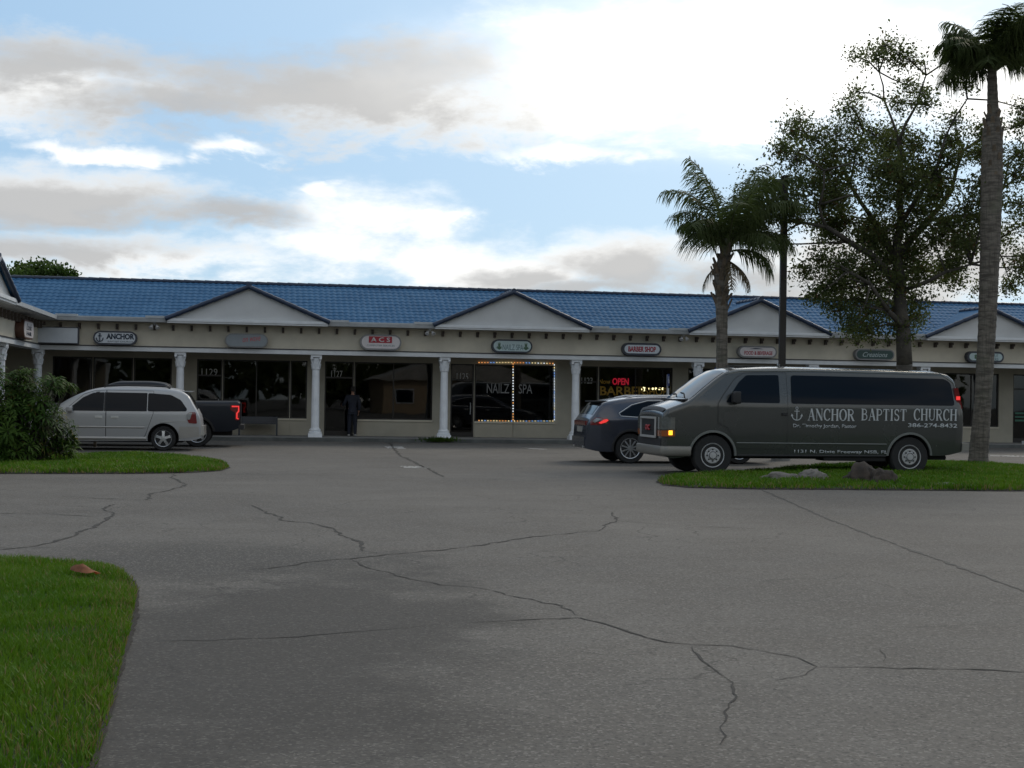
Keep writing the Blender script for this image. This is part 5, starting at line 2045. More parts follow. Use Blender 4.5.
def lawn(label, poly, n, h, w, mound, seed, region=None, sheet=0.45):
    """a grassy patch: a mounded soil sheet and a great many blades"""
    rnd = random.Random(seed)
    xs = [p[0] for p in poly]; ys = [p[1] for p in poly]
    x0, x1, y0, y1 = min(xs), max(xs), min(ys), max(ys)

    def hz(x, y):
        d = edgedist(poly, x, y)
        return 0.012 + 0.03 * min(1, d / .12) + mound * (1 - exp(-d / 1.0)) + 0.02 * noise.noise(Vector((x * .8, y * .8, seed)))
    bm = nb()
    bm.faces.new([bm.verts.new((x, y, 0)) for x, y in poly])
    for i in range(1, int((x1 - x0) / sheet) + 1):
        bmesh.ops.bisect_plane(bm, geom=bm.verts[:] + bm.edges[:] + bm.faces[:], plane_co=(x0 + i * sheet, 0, 0), plane_no=(1, 0, 0))
    for i in range(1, int((y1 - y0) / sheet) + 1):
        bmesh.ops.bisect_plane(bm, geom=bm.verts[:] + bm.edges[:] + bm.faces[:], plane_co=(0, y0 + i * sheet, 0), plane_no=(0, 1, 0))
    V, Fc, MI = [], [], []
    bm.verts.index_update()
    for v in bm.verts:
        V.append((v.co.x, v.co.y, hz(v.co.x, v.co.y)))
    for f in bm.faces:
        ids = [v.index for v in f.verts]
        if f.normal.z < 0:
            ids = ids[::-1]
        Fc.append(ids); MI.append(1)
    bm.free()
    rx0, rx1, ry0, ry1 = region or (x0, x1, y0, y1)
    cnt = 0
    tries = 0
    while cnt < n and tries < n * 6:
        tries += 1
        x, y = rnd.uniform(rx0, rx1), rnd.uniform(ry0, ry1)
        if not inside(poly, x, y):
            continue
        cl = noise.noise(Vector((x * 1.7, y * 1.7, seed + 3.3)))
        if rnd.random() > .78 + .5 * cl:
            continue
        cnt += 1
        z = hz(x, y) - .008
        a = rnd.uniform(0, 2 * pi)
        hh = h * rnd.uniform(.45, 1.25) * (1 + .45 * cl)
        ww = w * rnd.uniform(.7, 1.3)
        ln = rnd.uniform(.1, .8) * hh
        dx_, dy_ = cos(a), sin(a)
        b_ = a + rnd.uniform(.8, 2.3)
        sx, sy = cos(b_) * ww / 2, sin(b_) * ww / 2
        i0 = len(V)
        V += [(x - sx, y - sy, z), (x + sx, y + sy, z), (x + dx_ * ln * .35 + sx * .8, y + dy_ * ln * .35 + sy * .8, z + hh * .6),
              (x + dx_ * ln * .35 - sx * .8, y + dy_ * ln * .35 - sy * .8, z + hh * .6), (x + dx_ * ln, y + dy_ * ln, z + hh)]
        Fc += [(i0, i0 + 1, i0 + 2, i0 + 3), (i0 + 3, i0 + 2, i0 + 4)]
        dry = 2 if rnd.random() < .05 + .10 * max(0, -cl) + .30 * exp(-edgedist(poly, x, y) / .18) else 0
        MI += [dry, dry]
    o = rawmesh('grass', V, Fc, [M_GRASS, M_SOIL, M_DRYB], None, MI)
    tag(o, label, 'grass', None, 'stuff')
    # ragged bare-earth rim
    bm = nb()
    P = [Vector((x, y, 0)) for x, y in poly]
    ring_ = []
    for i in range(len(P)):
        a, b = P[i], P[(i + 1) % len(P)]
        k = max(1, int((b - a).length / .06))
        ring_ += [a.lerp(b, q / k) for q in range(k)]
    c = sum(P, Vector()) / len(P)
    o_, i_ = [], []
    for p in ring_:
        d = (p - c); d.normalize()
        e = .020 + .030 * (noise.noise(p * 2.1) + .5) + .022 * noise.noise(p * 9) + .016 * noise.noise(p * 27)
        o_.append(bm.verts.new((p.x + d.x * e, p.y + d.y * e, .005)))
        i_.append(bm.verts.new((p.x - d.x * .06, p.y - d.y * .06, .030)))
    bridge(bm, o_, i_)
    struct(obj('ground', bm, M_EDGE))
    return hz


def gpoly(px):
    return [tuple(ground(*p)[:2]) for p in px]


near = gpoly([(-60, 565), (0, 565), (40, 565), (75, 566), (100, 568), (122, 574), (133, 582), (137, 591), (134, 613), (128, 640), (118, 680), (107, 724), (94, 772)])
near += [(-1.95, 5.2), (-3.2, 4.0), (-6.5, 4.0), (-7.2, 11.9)]
HZ0 = lawn('near lawn of bright green grass with a dark bare edge beside the asphalt', near, 100000, .062, .0075, .03, 1, (-5.4, -1.2, 5.0, 15.2))
left = gpoly([(-70, 474), (0, 474), (60, 474), (130, 474), (190, 473), (220, 471), (229, 468), (226, 465), (212, 462), (190, 459.5), (160, 457), (120, 456), (90, 457), (40, 458), (-60, 459)])
HZ1 = lawn('small grass island under the leafy shrub', left, 46000, .085, .020, .04, 2)
rightp = gpoly([(657, 482), (664, 485.5), (690, 488), (760, 489.5), (900, 490.5), (1024, 491.5), (1100, 492.5), (1130, 476), (1070, 471), (1020, 468), (985, 465), (950, 464), (900, 465), (820, 468), (740, 474), (690, 477.5), (662, 479.5)])
HZ2 = lawn('long grass island in front of the van', rightp, 62000, .085, .022, .05, 3)


def leafquad(V, Fc, p, d, n, L, w, fold=.25):
    """one leaf: a folded six-point blade from p along d"""
    d = d.normalized()
    s = d.cross(n)
    if s.length < 1e-4:
        s = d.orthogonal()
    s.normalize()
    u = s.cross(d)
    i = len(V)
    m = p + d * L * .5
    V += [tuple(p), tuple(m + s * w / 2 + u * w * fold), tuple(p + d * L), tuple(m - s * w / 2 + u * w * fold), tuple(m)]
    Fc += [(i, i + 4, i + 1), (i + 4, i + 2, i + 1), (i, i + 3, i + 4), (i + 3, i + 2, i + 4)]


def rv(rnd):
    while True:
        v = Vector((rnd.uniform(-1, 1), rnd.uniform(-1, 1), rnd.uniform(-1, 1)))
        if .05 < v.length < 1:
            return v.normalized()


M_BARK = mat('grey_bark', (0.075, 0.066, 0.054), 0.9, var=0.35, scale=4, bump=0.8, bscale=14)
M_OAK = leafmat('oak_leaf', (0.056, 0.078, 0.028), (0.130, 0.150, 0.060), .45, 1.2)
M_OAKR = leafmat('bronze_leaf', (0.10, 0.055, 0.025), (0.12, 0.08, 0.035), .30, 1.2)

# ---------- the oak
YO = 39.0


def oz(zx, zy, dy=0.0):
    """enlargement coordinates of the crown -> a point near the trunk's distance"""
    p = atdepth(640 + zx / 2.43, 44 + zy / 2.43, YO)
    return Vector((p.x, YO + dy, p.z))


rnd = random.Random(11)
ob = atdepth(905, 400, YO)
oak = thing('oak_tree', 'broad dark oak with a leafy uneven crown behind the van', 'tree', (ob.x, YO, 0))
off = Vector((ob.x, YO, 0))
LIMB = .74
skel = {
    't0': (Vector((ob.x + .05, YO, -0.1)), .36, None), 't1': (oz(643, 780), .29, 't0'), 't2': (oz(640, 690), .26, 't1'), 't3': (oz(634, 600, .1), .22, 't2'), 't4': (oz(628, 520, .2), .18, 't3'),
    't5': (oz(640, 430, .1), .14, 't4'), 't6': (oz(632, 340), .11, 't5'), 't7': (oz(625, 240, -.2), .075, 't6'), 't8': (oz(668, 150, -.2), .045, 't7'), 't9': (oz(690, 80, -.2), .025, 't8'),
    'a1': (oz(590, 650, -.5), .085, 't2'), 'a2': (oz(540, 590, -.9), .06, 'a1'), 'a3': (oz(480, 560, -1.2), .06, 'a2'),
    'b1': (oz(565, 520, -.2), .13, 't3'), 'b2': (oz(500, 485, -.4), .10, 'b1'), 'b3': (oz(440, 450, -.6), .08, 'b2'), 'b4': (oz(385, 440, -.6), .05, 'b3'), 'b5': (oz(340, 400, -.4), .035, 'b4'), 'b6': (oz(420, 400, -.8), .04, 'b3'), 'b7': (oz(430, 320, -.9), .03, 'b6'),
    'c1': (oz(580, 420, .6), .10, 't4'), 'c2': (oz(530, 330, .9), .07, 'c1'), 'c3': (oz(490, 250, 1.0), .045, 'c2'), 'c4': (oz(420, 200, 1.0), .025, 'c3'), 'c5': (oz(560, 200, .8), .03, 'c2'),
    'd1': (oz(720, 420, .8), .11, 't4'), 'd2': (oz(790, 340, 1.2), .08, 'd1'), 'd3': (oz(820, 240, 1.2), .05, 'd2'), 'd4': (oz(890, 400, 1.4), .06, 'd1'), 'd5': (oz(930, 330, 1.5), .04, 'd4'), 'd6': (oz(905, 470, 1.6), .04, 'd4'),
    'e1': (oz(700, 330, -.6), .06, 't5'), 'e2': (oz(720, 240, -.8), .045, 'e1'), 'e3': (oz(770, 150, -.9), .025, 'e2'),
    'f1': (oz(600, 130, .3), .035, 't7'), 'f2': (oz(590, 60, .4), .022, 'f1'), 'g1': (oz(720, 560, -.9), .06, 't3'), 'g2': (oz(770, 545, -1.2), .035, 'g1'),
}
clumps = [(580, 20, 36), (640, 60, 38), (545, 62, 20), (606, 45, 26), (665, 85, 24), (730, 50, 26), (700, 110, 26), (785, 105, 26), (550, 95, 14), (530, 25, 18),
          (400, 180, 30), (430, 225, 42), (375, 215, 22), (480, 220, 44), (455, 275, 46), (540, 175, 46), (595, 165, 36), (510, 150, 30),
          (360, 300, 42), (400, 335, 46), (450, 325, 48), (330, 350, 34), (300, 335, 40), (275, 362, 34), (300, 415, 40), (265, 445, 26), (300, 475, 22), (345, 430, 34), (335, 480, 22), (380, 395, 36), (330, 270, 18),
          (470, 430, 40), (440, 395, 34), (500, 300, 40), (590, 210, 40), (660, 250, 36), (610, 470, 56), (560, 480, 44), (670, 500, 50), (520, 420, 40), (500, 460, 34), (680, 300, 34), (640, 200, 30), (670, 160, 26), (740, 320, 34), (700, 480, 40), (610, 580, 50), (560, 690, 36), (500, 580, 40), (640, 700, 30), (820, 390, 40), (790, 480, 36), (740, 540, 30), (600, 320, 46), (470, 360, 34),
          (520, 265, 54), (560, 320, 56), (610, 255, 44), (640, 305, 50), (620, 365, 64), (690, 395, 60), (500, 360, 40), (555, 385, 50), (700, 330, 34), (735, 370, 40),
          (760, 235, 34), (780, 180, 30), (805, 275, 36), (835, 215, 30), (740, 290, 24), (760, 410, 54), (720, 445, 54), (640, 440, 70), (570, 440, 50), (800, 350, 34), (810, 430, 34),
          (540, 550, 66), (600, 520, 70), (655, 560, 54), (590, 590, 56), (480, 545, 40), (420, 530, 38), (395, 555, 26), (440, 590, 30), (465, 600, 30), (520, 620, 50), (580, 645, 54), (700, 540, 30), (760, 540, 28), (785, 575, 16), (640, 640, 56), (690, 620, 26), (470, 640, 34), (505, 680, 30), (695, 660, 22), (540, 690, 30), (410, 620, 16), (740, 500, 26),
          (905, 170, 30), (925, 200, 34), (920, 265, 40), (900, 320, 34), (870, 250, 20), (915, 390, 44), (880, 440, 30), (905, 465, 44), (925, 520, 44), (890, 555, 22), (865, 590, 12), (935, 580, 20), (960, 300, 60), (960, 430, 60), (970, 180, 50)]
bm = nb()
for k_, (p, r, par) in skel.items():
    if par:
        q, rq, _ = skel[par]
        mid = p.lerp(q, .5) + Vector((rnd.uniform(-.1, .1), rnd.uniform(-.1, .1), rnd.uniform(-.05, .05))) * (p - q).length * .6
        rq, r = rq * LIMB, r * LIMB
        tube(bm, [q - off, mid - off, p - off], [rq if r > .1 else min(rq, r * 1.5), (min(rq, r * 1.6) + r) / 2, r], 9 if r > .1 else 6)
tk = obj('trunk', bm, M_BARK, oak, smooth=True)
bmB = nb()
V, Fc, MI = [], [], []
for (zx, zy, zr) in clumps:
    c = oz(zx, zy, rnd.uniform(-1.3, 1.3))
    R = zr / 2.43 / F * YO
    cand = sorted(skel.values(), key=lambda s: (s[0] - c).length * (1 if s[0].z < c.z + .3 else 1.7) + s[1] * 3)
    q, rq, _ = cand[0]
    mid = q.lerp(c, .5) + Vector((rnd.uniform(-.15, .15), 0, rnd.uniform(-.05, .2)))
    tube(bmB, [q - off, mid - off, c - off], [min(rq, .035), .022, .012], 5)
    ns_ = int(9 + 44 * R)
    for s_ in range(ns_):
        d = rv(rnd)
        sc = c + Vector((d.x * 1.05, d.y * 1.2, d.z * .9)) * R * rnd.uniform(.15, 1.2)
        if rnd.random() < .75:
            m2 = c.lerp(sc, .5) + rv(rnd) * .05
            tube(bmB, [c - off, m2 - off, sc - off], [.010, .007, .003], 4, caps=False)
        dense = 32 if 430 < zx < 800 and 220 < zy < 560 else 15 if zy < 190 else 22
        for l_ in range(int(dense * rnd.uniform(.6, 1.4))):
            dd = rv(rnd)
            p = sc + Vector((rnd.gauss(0, .18), rnd.gauss(0, .18), rnd.gauss(0, .14)))
            L = rnd.uniform(.06, .125)
            i0 = len(Fc)
            leafquad(V, Fc, p - off, dd, rv(rnd), L, L * rnd.uniform(.42, .6))
            MI += [1 if rnd.random() < .06 else 0] * (len(Fc) - i0)
obj('branch', bmB, M_BARK, oak, smooth=True)
rawmesh('crown', V, Fc, [M_OAK, M_OAKR], oak, MI)

# ---------- palms
M_PTRUNK, _t, _b = newmat('palm_trunk')
_o = _t.n('ShaderNodeTexCoord').outputs['Object']
_x, _y, _z = _t.sep(_o)
_rg = _t.noise(_t.xyz(_t.m('MULTIPLY', _x, 2.0), _t.m('MULTIPLY', _y, 2.0), _t.m('MULTIPLY', _z, 11.0)), 1.6, 5, 0.65)
_st = _t.noise(_t.xyz(_t.m('MULTIPLY', _x, 16.0), _t.m('MULTIPLY', _y, 16.0), _t.m('MULTIPLY', _z, 1.5)), 1.5, 4, 0.6)
_c = _t.mix(_t.sstep(_rg, 0.32, 0.68), (0.072, 0.063, 0.052), (0.195, 0.172, 0.143))
_c = _t.mix(_t.m('MULTIPLY', _t.sstep(_st, 0.45, 0.7), 0.6), _c, (0.055, 0.047, 0.038))
_c = _t.mix(_t.m('MULTIPLY', _t.sstep(_t.noise(_o, 1.3, 4), 0.5, 0.7), 0.4), _c, (0.12, 0.13, 0.085))
_t.put(_b.inputs['Base Color'], _c)
_b.inputs['Roughness'].default_value = 0.9
_t.put(_b.inputs['Normal'], _t.bump(_t.m('ADD', _rg, _st), 0.9, 0.03))
M_BOOT = mat('palm_leaf_base', (0.13, 0.10, 0.070), 0.9, var=0.35, scale=6, bump=0.6)
M_PALM = leafmat('palm_leaflet', (0.048, 0.070, 0.026), (0.100, 0.125, 0.050), .40, .8)
M_RACH = mat('palm_stalk', (0.075, 0.090, 0.035), 0.7, var=0.2)
M_DEAD = leafmat('dead_frond', (0.11, 0.085, 0.05), (0.17, 0.14, 0.09), .2, 1.0)


def frond(parent, az, el, L, droop, m, seed, nl=64, ll=.86, name='frond', hang=.9):
    """one feather leaf: curved stalk with two ranks of drooping leaflets"""
    r = random.Random(seed)
    P = []
    p = Vector((0, 0, 0))
    n = 14
    e = el
    for i in range(n + 1):
        P.append(p.copy())
        d = Vector((cos(az) * cos(e), sin(az) * cos(e), sin(e)))
        p = p + d * L / n
        e -= droop * (0.4 + 1.3 * i / n) / n
    bm = nb()
    tube(bm, P, [.028 * (1 - .85 * i / n) + .004 for i in range(n + 1)], 6)
    V, Fc = [], []
    for k in range(nl):
        t = .12 + .88 * k / nl
        i = min(n - 1, int(t * n))
        f = t * n - i
        q = P[i].lerp(P[i + 1], f)
        d = (P[i + 1] - P[i]).normalized()
        s = d.cross(Vector((0, 0, 1)))
        if s.length < .1:
            s = Vector((-sin(az), cos(az), 0))
        s.normalize()
        for sg in (-1, 1):
            l = ll * (0.55 + .9 * sin(pi * min(1, t * .9 + .08))) * r.uniform(.8, 1.15) * .75
            a = r.uniform(.35, .75)
            dd = (s * sg * 1.0 + d * a + Vector((0, 0, r.uniform(-.25, .45)))).normalized()
            w = .027
            i0 = len(V)
            pts = [q]
            for st_ in range(3):
                dd = (dd + Vector((0, 0, -hang * (.35 + .35 * st_) * r.uniform(.6, 1.3)))).normalized()
                pts.append(pts[-1] + dd * l / 3)
            nrm = d.cross(dd)
            nrm = nrm.normalized() if nrm.length > .01 else Vector((0, 0, 1))
            wv = d * w / 2
            for j, pp in enumerate(pts):
                ww = wv * (1, 1.1, .8, .1)[j]
                V += [tuple(pp - ww), tuple(pp + ww)]
            for j in range(3):
                Fc.append((i0 + 2 * j, i0 + 2 * j + 1, i0 + 2 * j + 3, i0 + 2 * j + 2))
    fr = obj(name, bm, M_RACH if m is M_PALM else m, parent, smooth=True)
    rawmesh('leaflets', V, Fc, m, fr)
    return fr


def palm(label, base, path, radii, crown, fronds, seed, boots):
    """path: world points of the trunk; fronds: (azimuth, elevation, length, droop)"""
    root = thing('palm_tree', label, 'tree', base, 0, 'palms in the grass islands')
    b0_ = Vector(base)
    bm = nb()
    P, R_ = [], []
    for i in range(len(path) - 1):
        k = max(2, int((path[i + 1] - path[i]).length / .09))
        for q in range(k):
            t = q / k
            P.append(path[i].lerp(path[i + 1], t) - b0_)
            R_.append((radii[i] + (radii[i + 1] - radii[i]) * t) * (1 + (.035 if q % 2 else -.01)))
    P.append(path[-1] - b0_); R_.append(radii[-1])
    tube(bm, P, R_, 16)
    obj('trunk', bm, M_PTRUNK, root, smooth=True)
    r = random.Random(seed)
    z0, z1, rb = boots
    bm = nb()
    nbt = 34
    for k in range(nbt):
        t = k / nbt
        z = z0 + (z1 - z0) * t
        i = min(range(len(P)), key=lambda i: abs(P[i].z - z))
        a = k * 2.4
        d = Vector((cos(a), sin(a), 0))
        q = P[i] + d * (R_[i] * .8)
        e = q + d * rb * r.uniform(.5, 1.1) + Vector((0, 0, r.uniform(.2, .42)))
        s = Vector((-sin(a), cos(a), 0)) * .07
        v0 = [bm.verts.new(q + s), bm.verts.new(q - s), bm.verts.new(e - s * .5), bm.verts.new(e + s * .5)]
        v1 = [bm.verts.new(v.co - d * .03 + Vector((0, 0, .02))) for v in v0]
        bm.faces.new(v0); bm.faces.new(v1[::-1])
        for j in range(4):
            bm.faces.new((v0[j], v1[j], v1[(j + 1) % 4], v0[(j + 1) % 4]))
    obj('leaf_base', bm, M_BOOT, root)
    for i, (az, el, L, dr) in enumerate(fronds):
        f = frond(root, az, el, L, dr, M_PALM, seed * 100 + i)
        f.location = Vector(crown) - b0_ + Vector((cos(az) * .08, sin(az) * .08, r.uniform(-.12, .1)))
    return root


YP1 = 38.0
pp = lambda px, py, Y: atdepth(px, py, Y)
b1 = pp(722, 400, YP1)
c1 = pp(727, 247, YP1)
path1 = [Vector((b1.x, YP1, -.05)), Vector((b1.x, YP1, .4)), pp(722, 330, YP1), pp(721.5, 292, YP1), pp(721, 272, YP1), c1]
fr1 = [(pi, 1.36, 2.5, 1.75), (3.35, 1.46, 2.5, .9), (2.85, 1.15, 1.5, 1.8), (2.2, 1.36, 2.5, .9), (-.1, 1.24, 2.8, 1.4), (.35, .98, 2.6, 1.5), (-.5, 1.05, 2.5, 1.6), (-1.5, 1.05, 2.2, 1.6),
       (.9, .85, 2.3, 1.6), (1.5, .7, 2.0, 1.6), (-2.5, .75, 1.5, 1.8), (.1, .6, 1.9, 1.7), (-.8, .5, 1.8, 1.9), (.6, 1.4, 2.6, .9), (.0, .2, 1.4, 1.9),
       (2.5, 1.1, 2.0, 1.8), (.2, 1.15, 2.7, 1.3), (-1.0, 1.25, 2.4, 1.2), (1.2, 1.2, 2.3, 1.2), (3.9, .9, 1.6, 1.9)]
pm1 = palm('shorter palm with arching feathery fronds before the light pole', (b1.x, YP1, 0), path1, [.20, .16, .145, .17, .19, .12], c1, fr1, 5, ((path1[3] - Vector((0, 0, 0))).z - .5, c1.z - .15, .17))
for i, az in enumerate((.3, -.4, 2.8, -1.5)):
    f = frond(pm1, az, -.5, 1.1, 1.2, M_DEAD, 900 + i, 26, .35, 'dead_frond', 1.2)
    f.location = c1 - Vector((b1.x, YP1, 0)) + Vector((0, 0, -.35))

g2 = ground(978, 466.5)
YP2 = g2.y
c2 = pp(992, 68, YP2)
path2 = [Vector((g2.x, YP2, -.05)), g2 + Vector((0.01, 0, .3)), pp(983, 400, YP2), pp(987, 330, YP2), pp(990, 250, YP2), pp(991.5, 190, YP2), pp(992.5, 135, YP2), pp(993, 112, YP2), c2]
fr2 = []
r = random.Random(3)
for k in range(32):
    lf = .66 if cos(k * 2.4 + .3) < -.15 else 1.0
    fr2.append((k * 2.4 + .3, (1.4, 1.2, 1.05, .9, .75, .6, .45)[k % 7] + r.uniform(-.1, .1), lf * r.uniform(1.9, 2.6), r.uniform(1.2, 1.7)))
pm2 = palm('tall thick trunked palm at the right with its crown at the top of the view', (g2.x, YP2, 0), path2, [.29, .24, .21, .22, .245, .27, .255, .145, .11], c2, fr2, 6, (pp(992, 190, YP2).z, pp(992, 112, YP2).z, .10))

# ---------- tree beyond the roof
M_FAR = leafmat('far_leaf', (0.035, 0.070, 0.016), (0.085, 0.135, 0.035), .35, .6)
YT = 72.0
tb = atdepth(38, 400, YT)
tr = thing('tree', 'green bushy tree top showing above the blue roof at the far left', 'tree', (tb.x, YT, 0))
bm = nb()
zt_ = atdepth(38, 268, YT).z
tube(bm, [(0, 0, -.1), (.1, 0, zt_ * .4), (0, 0, zt_ * .8)], [.35, .28, .1], 10)
V, Fc = [], []
rnd = random.Random(5)
for (px, py, rr_) in ((40, 270, 22), (20, 272, 18), (58, 273, 14), (30, 282, 24), (52, 286, 24), (12, 284, 20), (70, 276, 8), (40, 300, 30), (15, 310, 26), (66, 305, 24), (40, 325, 28)):
    c = atdepth(px, py, YT) + Vector((0, rnd.uniform(-1, 1), 0)) - Vector((tb.x, YT, 0))
    R = rr_ / F * YT
    tube(bm, [(0, 0, zt_ * .6), c.lerp(Vector((0, 0, zt_ * .6)), .4) + Vector((0, 0, .2)), c], [.12, .08, .03], 5)
    for k in range(int(30 * R * R) + 20):
        d = rv(rnd); s = c + Vector((d.x, d.y, d.z * .55)) * R * rnd.uniform(.3, 1.0)
        for l_ in range(12):
            leafquad(V, Fc, s + Vector((rnd.gauss(0, .15), rnd.gauss(0, .15), rnd.gauss(0, .1))), rv(rnd), rv(rnd), rnd.uniform(.16, .26), .12)
obj('trunk', bm, M_BARK, tr, smooth=True)
rawmesh('crown', V, Fc, M_FAR, tr)

# ---------- big-leaved shrub
M_SHR = leafmat('shrub_leaf', (0.020, 0.056, 0.008), (0.070, 0.122, 0.018), .30, 1.6, .6)
M_SHY = leafmat('yellowing_leaf', (0.10, 0.10, 0.022), (0.16, 0.13, 0.04), .25, 1.6, .6)
gs = ground(20, 465.5)
sh = thing('shrub', 'large leafy shrub with long pointed leaves on the left grass island', 'shrub', (gs.x, gs.y, 0))
so_ = Vector((gs.x, gs.y, 0))
rnd = random.Random(21)
V, Fc, MI = [], [], []
bm = nb()
cl = [(-20, 400, 50), (10, 395, 30), (25, 392, 24), (40, 400, 24), (30, 425, 40), (5, 430, 46), (50, 428, 22), (60, 440, 13), (-30, 440, 60), (45, 448, 18), (15, 385, 18), (-10, 378, 24), (56, 385, 9), (66, 386, 5), (0, 452, 30), (-50, 410, 40), (64, 450, 8), (48, 412, 18)]
for (px, py, rr_) in cl:
    c = atdepth(px, py, gs.y) + Vector((0, rnd.uniform(-.5, .5), 0)) - so_
    R = rr_ / F * gs.y
    for k in range(int(10 + 105 * R * R)):
        d = rv(rnd)
        s = c + Vector((d.x, d.y * .9, d.z)) * R * rnd.uniform(.35, 1.0)
        s.z = max(s.z, .12)
        st_ = Vector((s.x * .3, s.y * .3, .1))
        if rnd.random() < .4:
            tube(bm, [st_, st_.lerp(s, .6) + Vector((0, 0, .1)), s], [.015, .011, .006], 5, caps=False)
        out_ = (s - Vector((-.5, 0, .8))).normalized()
        nl = rnd.randint(7, 11)
        L = rnd.uniform(.15, .28)
        ax = (out_ * .8 + Vector((0, 0, .7)) + rv(rnd) * .4).normalized()
        a_ = ax.orthogonal().normalized(); b_ = ax.cross(a_)
        yel = 1 if rnd.random() < .05 + (.10 if px > 30 and py > 425 else 0) else 0
        for q in range(nl):
            an = 2 * pi * q / nl + rnd.uniform(-.2, .2)
            dd = (a_ * cos(an) + b_ * sin(an) + ax * rnd.uniform(-.1, .5)).normalized()
            i0 = len(Fc)
            p0 = s + dd * .03
            # two-part drooping leaf
            m_ = p0 + dd * L * .55
            d2 = (dd + Vector((0, 0, -.7))).normalized()
            w = L * .22
            sdv = dd.cross(ax); sdv.normalize()
            i = len(V)
            V += [tuple(p0), tuple(m_ + sdv * w / 2), tuple(m_ + ax * .01 - Vector((0, 0, .012))), tuple(m_ - sdv * w / 2), tuple(m_ + d2 * L * .5)]
            Fc += [(i, i + 2, i + 1), (i, i + 3, i + 2), (i + 1, i + 2, i + 4), (i + 2, i + 3, i + 4)]
            MI += [yel] * 4
obj('stem', bm, M_BARK, sh, smooth=True)
rawmesh('leaves', V, Fc, [M_SHR, M_SHY], sh, MI)

# ---------- weeds at the foot of a column
uw = fu(440, -.62)
wd = thing('weed', 'clump of green weeds at the foot of the column left of the lit window', 'plant', BW(uw, -.72, .0), TH)
V, Fc = [], []
rnd = random.Random(8)
for k in range(420):
    x = rnd.gauss(-.02, .28); y = rnd.uniform(-.20, -.04)
    p = Vector((x, y, .02 + rnd.uniform(0, .10)))
    d = Vector((rnd.uniform(-.7, .7), rnd.uniform(-.7, .4), rnd.uniform(.2, 1)))
    leafquad(V, Fc, p, d, rv(rnd), rnd.uniform(.06, .15), .04)
rawmesh('leaves', V, Fc, M_SHR, wd)

# ---------- rocks, fallen palm sheath
M_ROCK = mat('brown_rock', (0.055, 0.042, 0.033), 0.9, var=0.45, scale=5, bump=0.9, bscale=16)
M_ROCKP = mat('pale_rock', (0.17, 0.155, 0.135), 0.9, var=0.35, scale=5, bump=0.8, bscale=16)


def rock(label, px, py, w, h, d, seed, m):
    g = ground(px, py)
    zb = HZ2(g.x, g.y) if inside(rightp, g.x, g.y) else 0
    bm = nb()
    bmesh.ops.create_icosphere(bm, subdivisions=4, radius=1)
    for v in bm.verts:
        p = v.co.copy()
        k = 1 + .30 * noise.noise(p * 1.3 + Vector((seed, 0, 0))) + .16 * noise.noise(p * 3.1 + Vector((0, seed, 0))) + .06 * noise.noise(p * 8)
        ridged = abs(noise.noise(p * 2.2 + Vector((seed * 2, 3, 1))))
        k -= .16 * ridged
        v.co = (p.x * k * w / 2, p.y * k * d / 2, max(-.15, p.z * k) * h)
    o = obj('rock', bm, m, None, smooth=True, angle=50, loc=(g.x, g.y, zb - .02))
    tag(o, label, 'rock', 'rocks on the grass island')
    return o


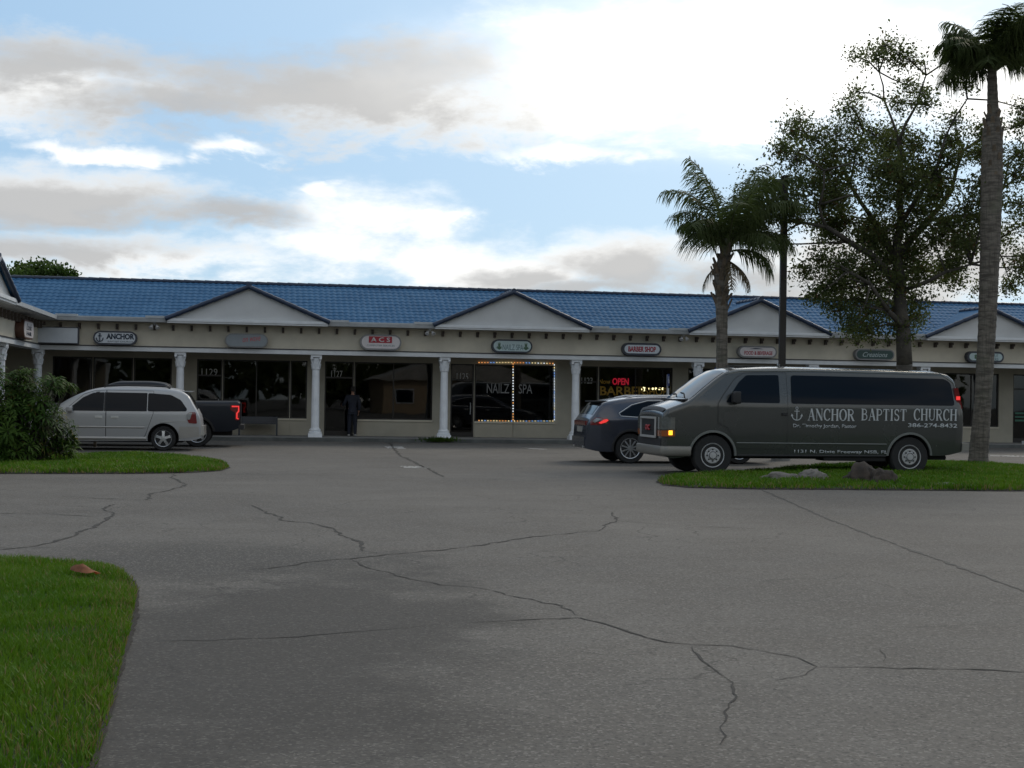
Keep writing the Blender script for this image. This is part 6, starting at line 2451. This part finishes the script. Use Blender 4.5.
rock('low flat pale rock slab in the grass, left of the other rocks', 780, 484, .85, .17, .55, 1.3, M_ROCKP)
rock('jagged low rock between the flat slab and the dark boulders', 812, 484.5, .62, .23, .5, 4.1, M_ROCKP)
rock('dark brown boulder left of its reddish neighbour', 861, 485, .72, .35, .6, 7.7, M_ROCK)
rock('reddish brown boulder right beside the darker boulder near the rear wheel', 883, 486.5, .60, .30, .5, 9.2, M_ROCK)
rock('long thin pale stone flush with the front edge of the grass island', 946, 489, .62, .07, .22, 5.5, M_ROCKP)
rock('small thin pale stone at the grass edge, right of the long thin one', 968, 489.6, .4, .06, .2, 6.5, M_ROCKP)
M_SHEATH = mat('fallen_sheath', (0.40, 0.17, 0.085), 0.7, var=0.3, scale=12)
g = ground(85, 584)
bm = nb()
pv = None
for k in range(9):
    t = k / 8
    x = -.13 + .27 * t
    w = .055 * sin(pi * (t * .85 + .12))
    row = [bm.verts.new((x, w * q * 1.2, .02 + .055 * (1 - q * q) * sin(pi * min(1, t + .15)) + .035 * noise.noise(Vector((x * 14, q * 2, 1))))) for q in (-1, -.5, 0, .5, 1)]
    if pv:
        for j in range(4):
            bm.faces.new((pv[j], pv[j + 1], row[j + 1], row[j]))
    pv = row
bmesh.ops.solidify(bm, geom=bm.faces[:], thickness=.006)
o = obj('dead_leaf', bm, M_SHEATH, None, smooth=True, angle=50, loc=(g.x, g.y, HZ0(g.x, g.y) + .035))
o.rotation_euler = (0, 0.05, -.25)
tag(o, 'curled orange brown dead palm leaf lying on the near lawn', 'leaf')

# ---------- woods behind the viewer, seen only as reflections in the glass
V, Fc = [], []
rnd = random.Random(31)
for k in range(9000):
    x = rnd.uniform(-80, 80)
    top = 7.5 + 2.5 * noise.noise(Vector((x * .12, 0, 0))) + 1.5 * noise.noise(Vector((x * .5, 3, 0)))
    p = Vector((x, -32 + rnd.uniform(-4, 4), rnd.uniform(.3, 1) * top * rnd.uniform(.5, 1)))
    leafquad(V, Fc, p, rv(rnd), rv(rnd), rnd.uniform(.9, 1.7), .9)
o = rawmesh('woods', V, Fc, M_OAK)
tag(o, 'row of woods across the road behind the viewer', 'woods', None, 'stuff')

# ---------- a house across the road, behind the viewer: it shows as the warm shape in the shop glass
M_HOUSE = mat('tan_siding', (0.42, 0.31, 0.20), 0.8, var=0.1)
M_HROOF = mat('pale_shingle', (0.40, 0.37, 0.33), 0.85, var=0.2)
hs_ = thing('house', 'tan house with a pale gable roof across the road behind the viewer', 'house', (21, -23, 0), .1)
bm = nb(); bx(bm, -7, 7, -4, 4, 0, 2.9); o = obj('wall', bm, M_HOUSE, hs_)
for x in (-5, -2, 3.5):
    bm = nb(); bx(bm, x - .8, x + .8, 4.001, 4.06, 1.0, 2.2); w_ = obj('window', bm, M_WHITE, hs_)
    bm = nb(); bx(bm, x - .7, x + .7, 4.062, 4.08, 1.1, 2.1); obj('pane', bm, M_CARGL, w_)
bm = nb(); bx(bm, .4, 1.4, 4.001, 4.06, 0, 2.1); obj('door', bm, M_LINE, hs_)
bm = nb(); prism(bm, [(-7.7, 2.9), (7.7, 2.9), (0, 5.6)], -4.4, 4.5); obj('roof', bm, M_HROOF, hs_)
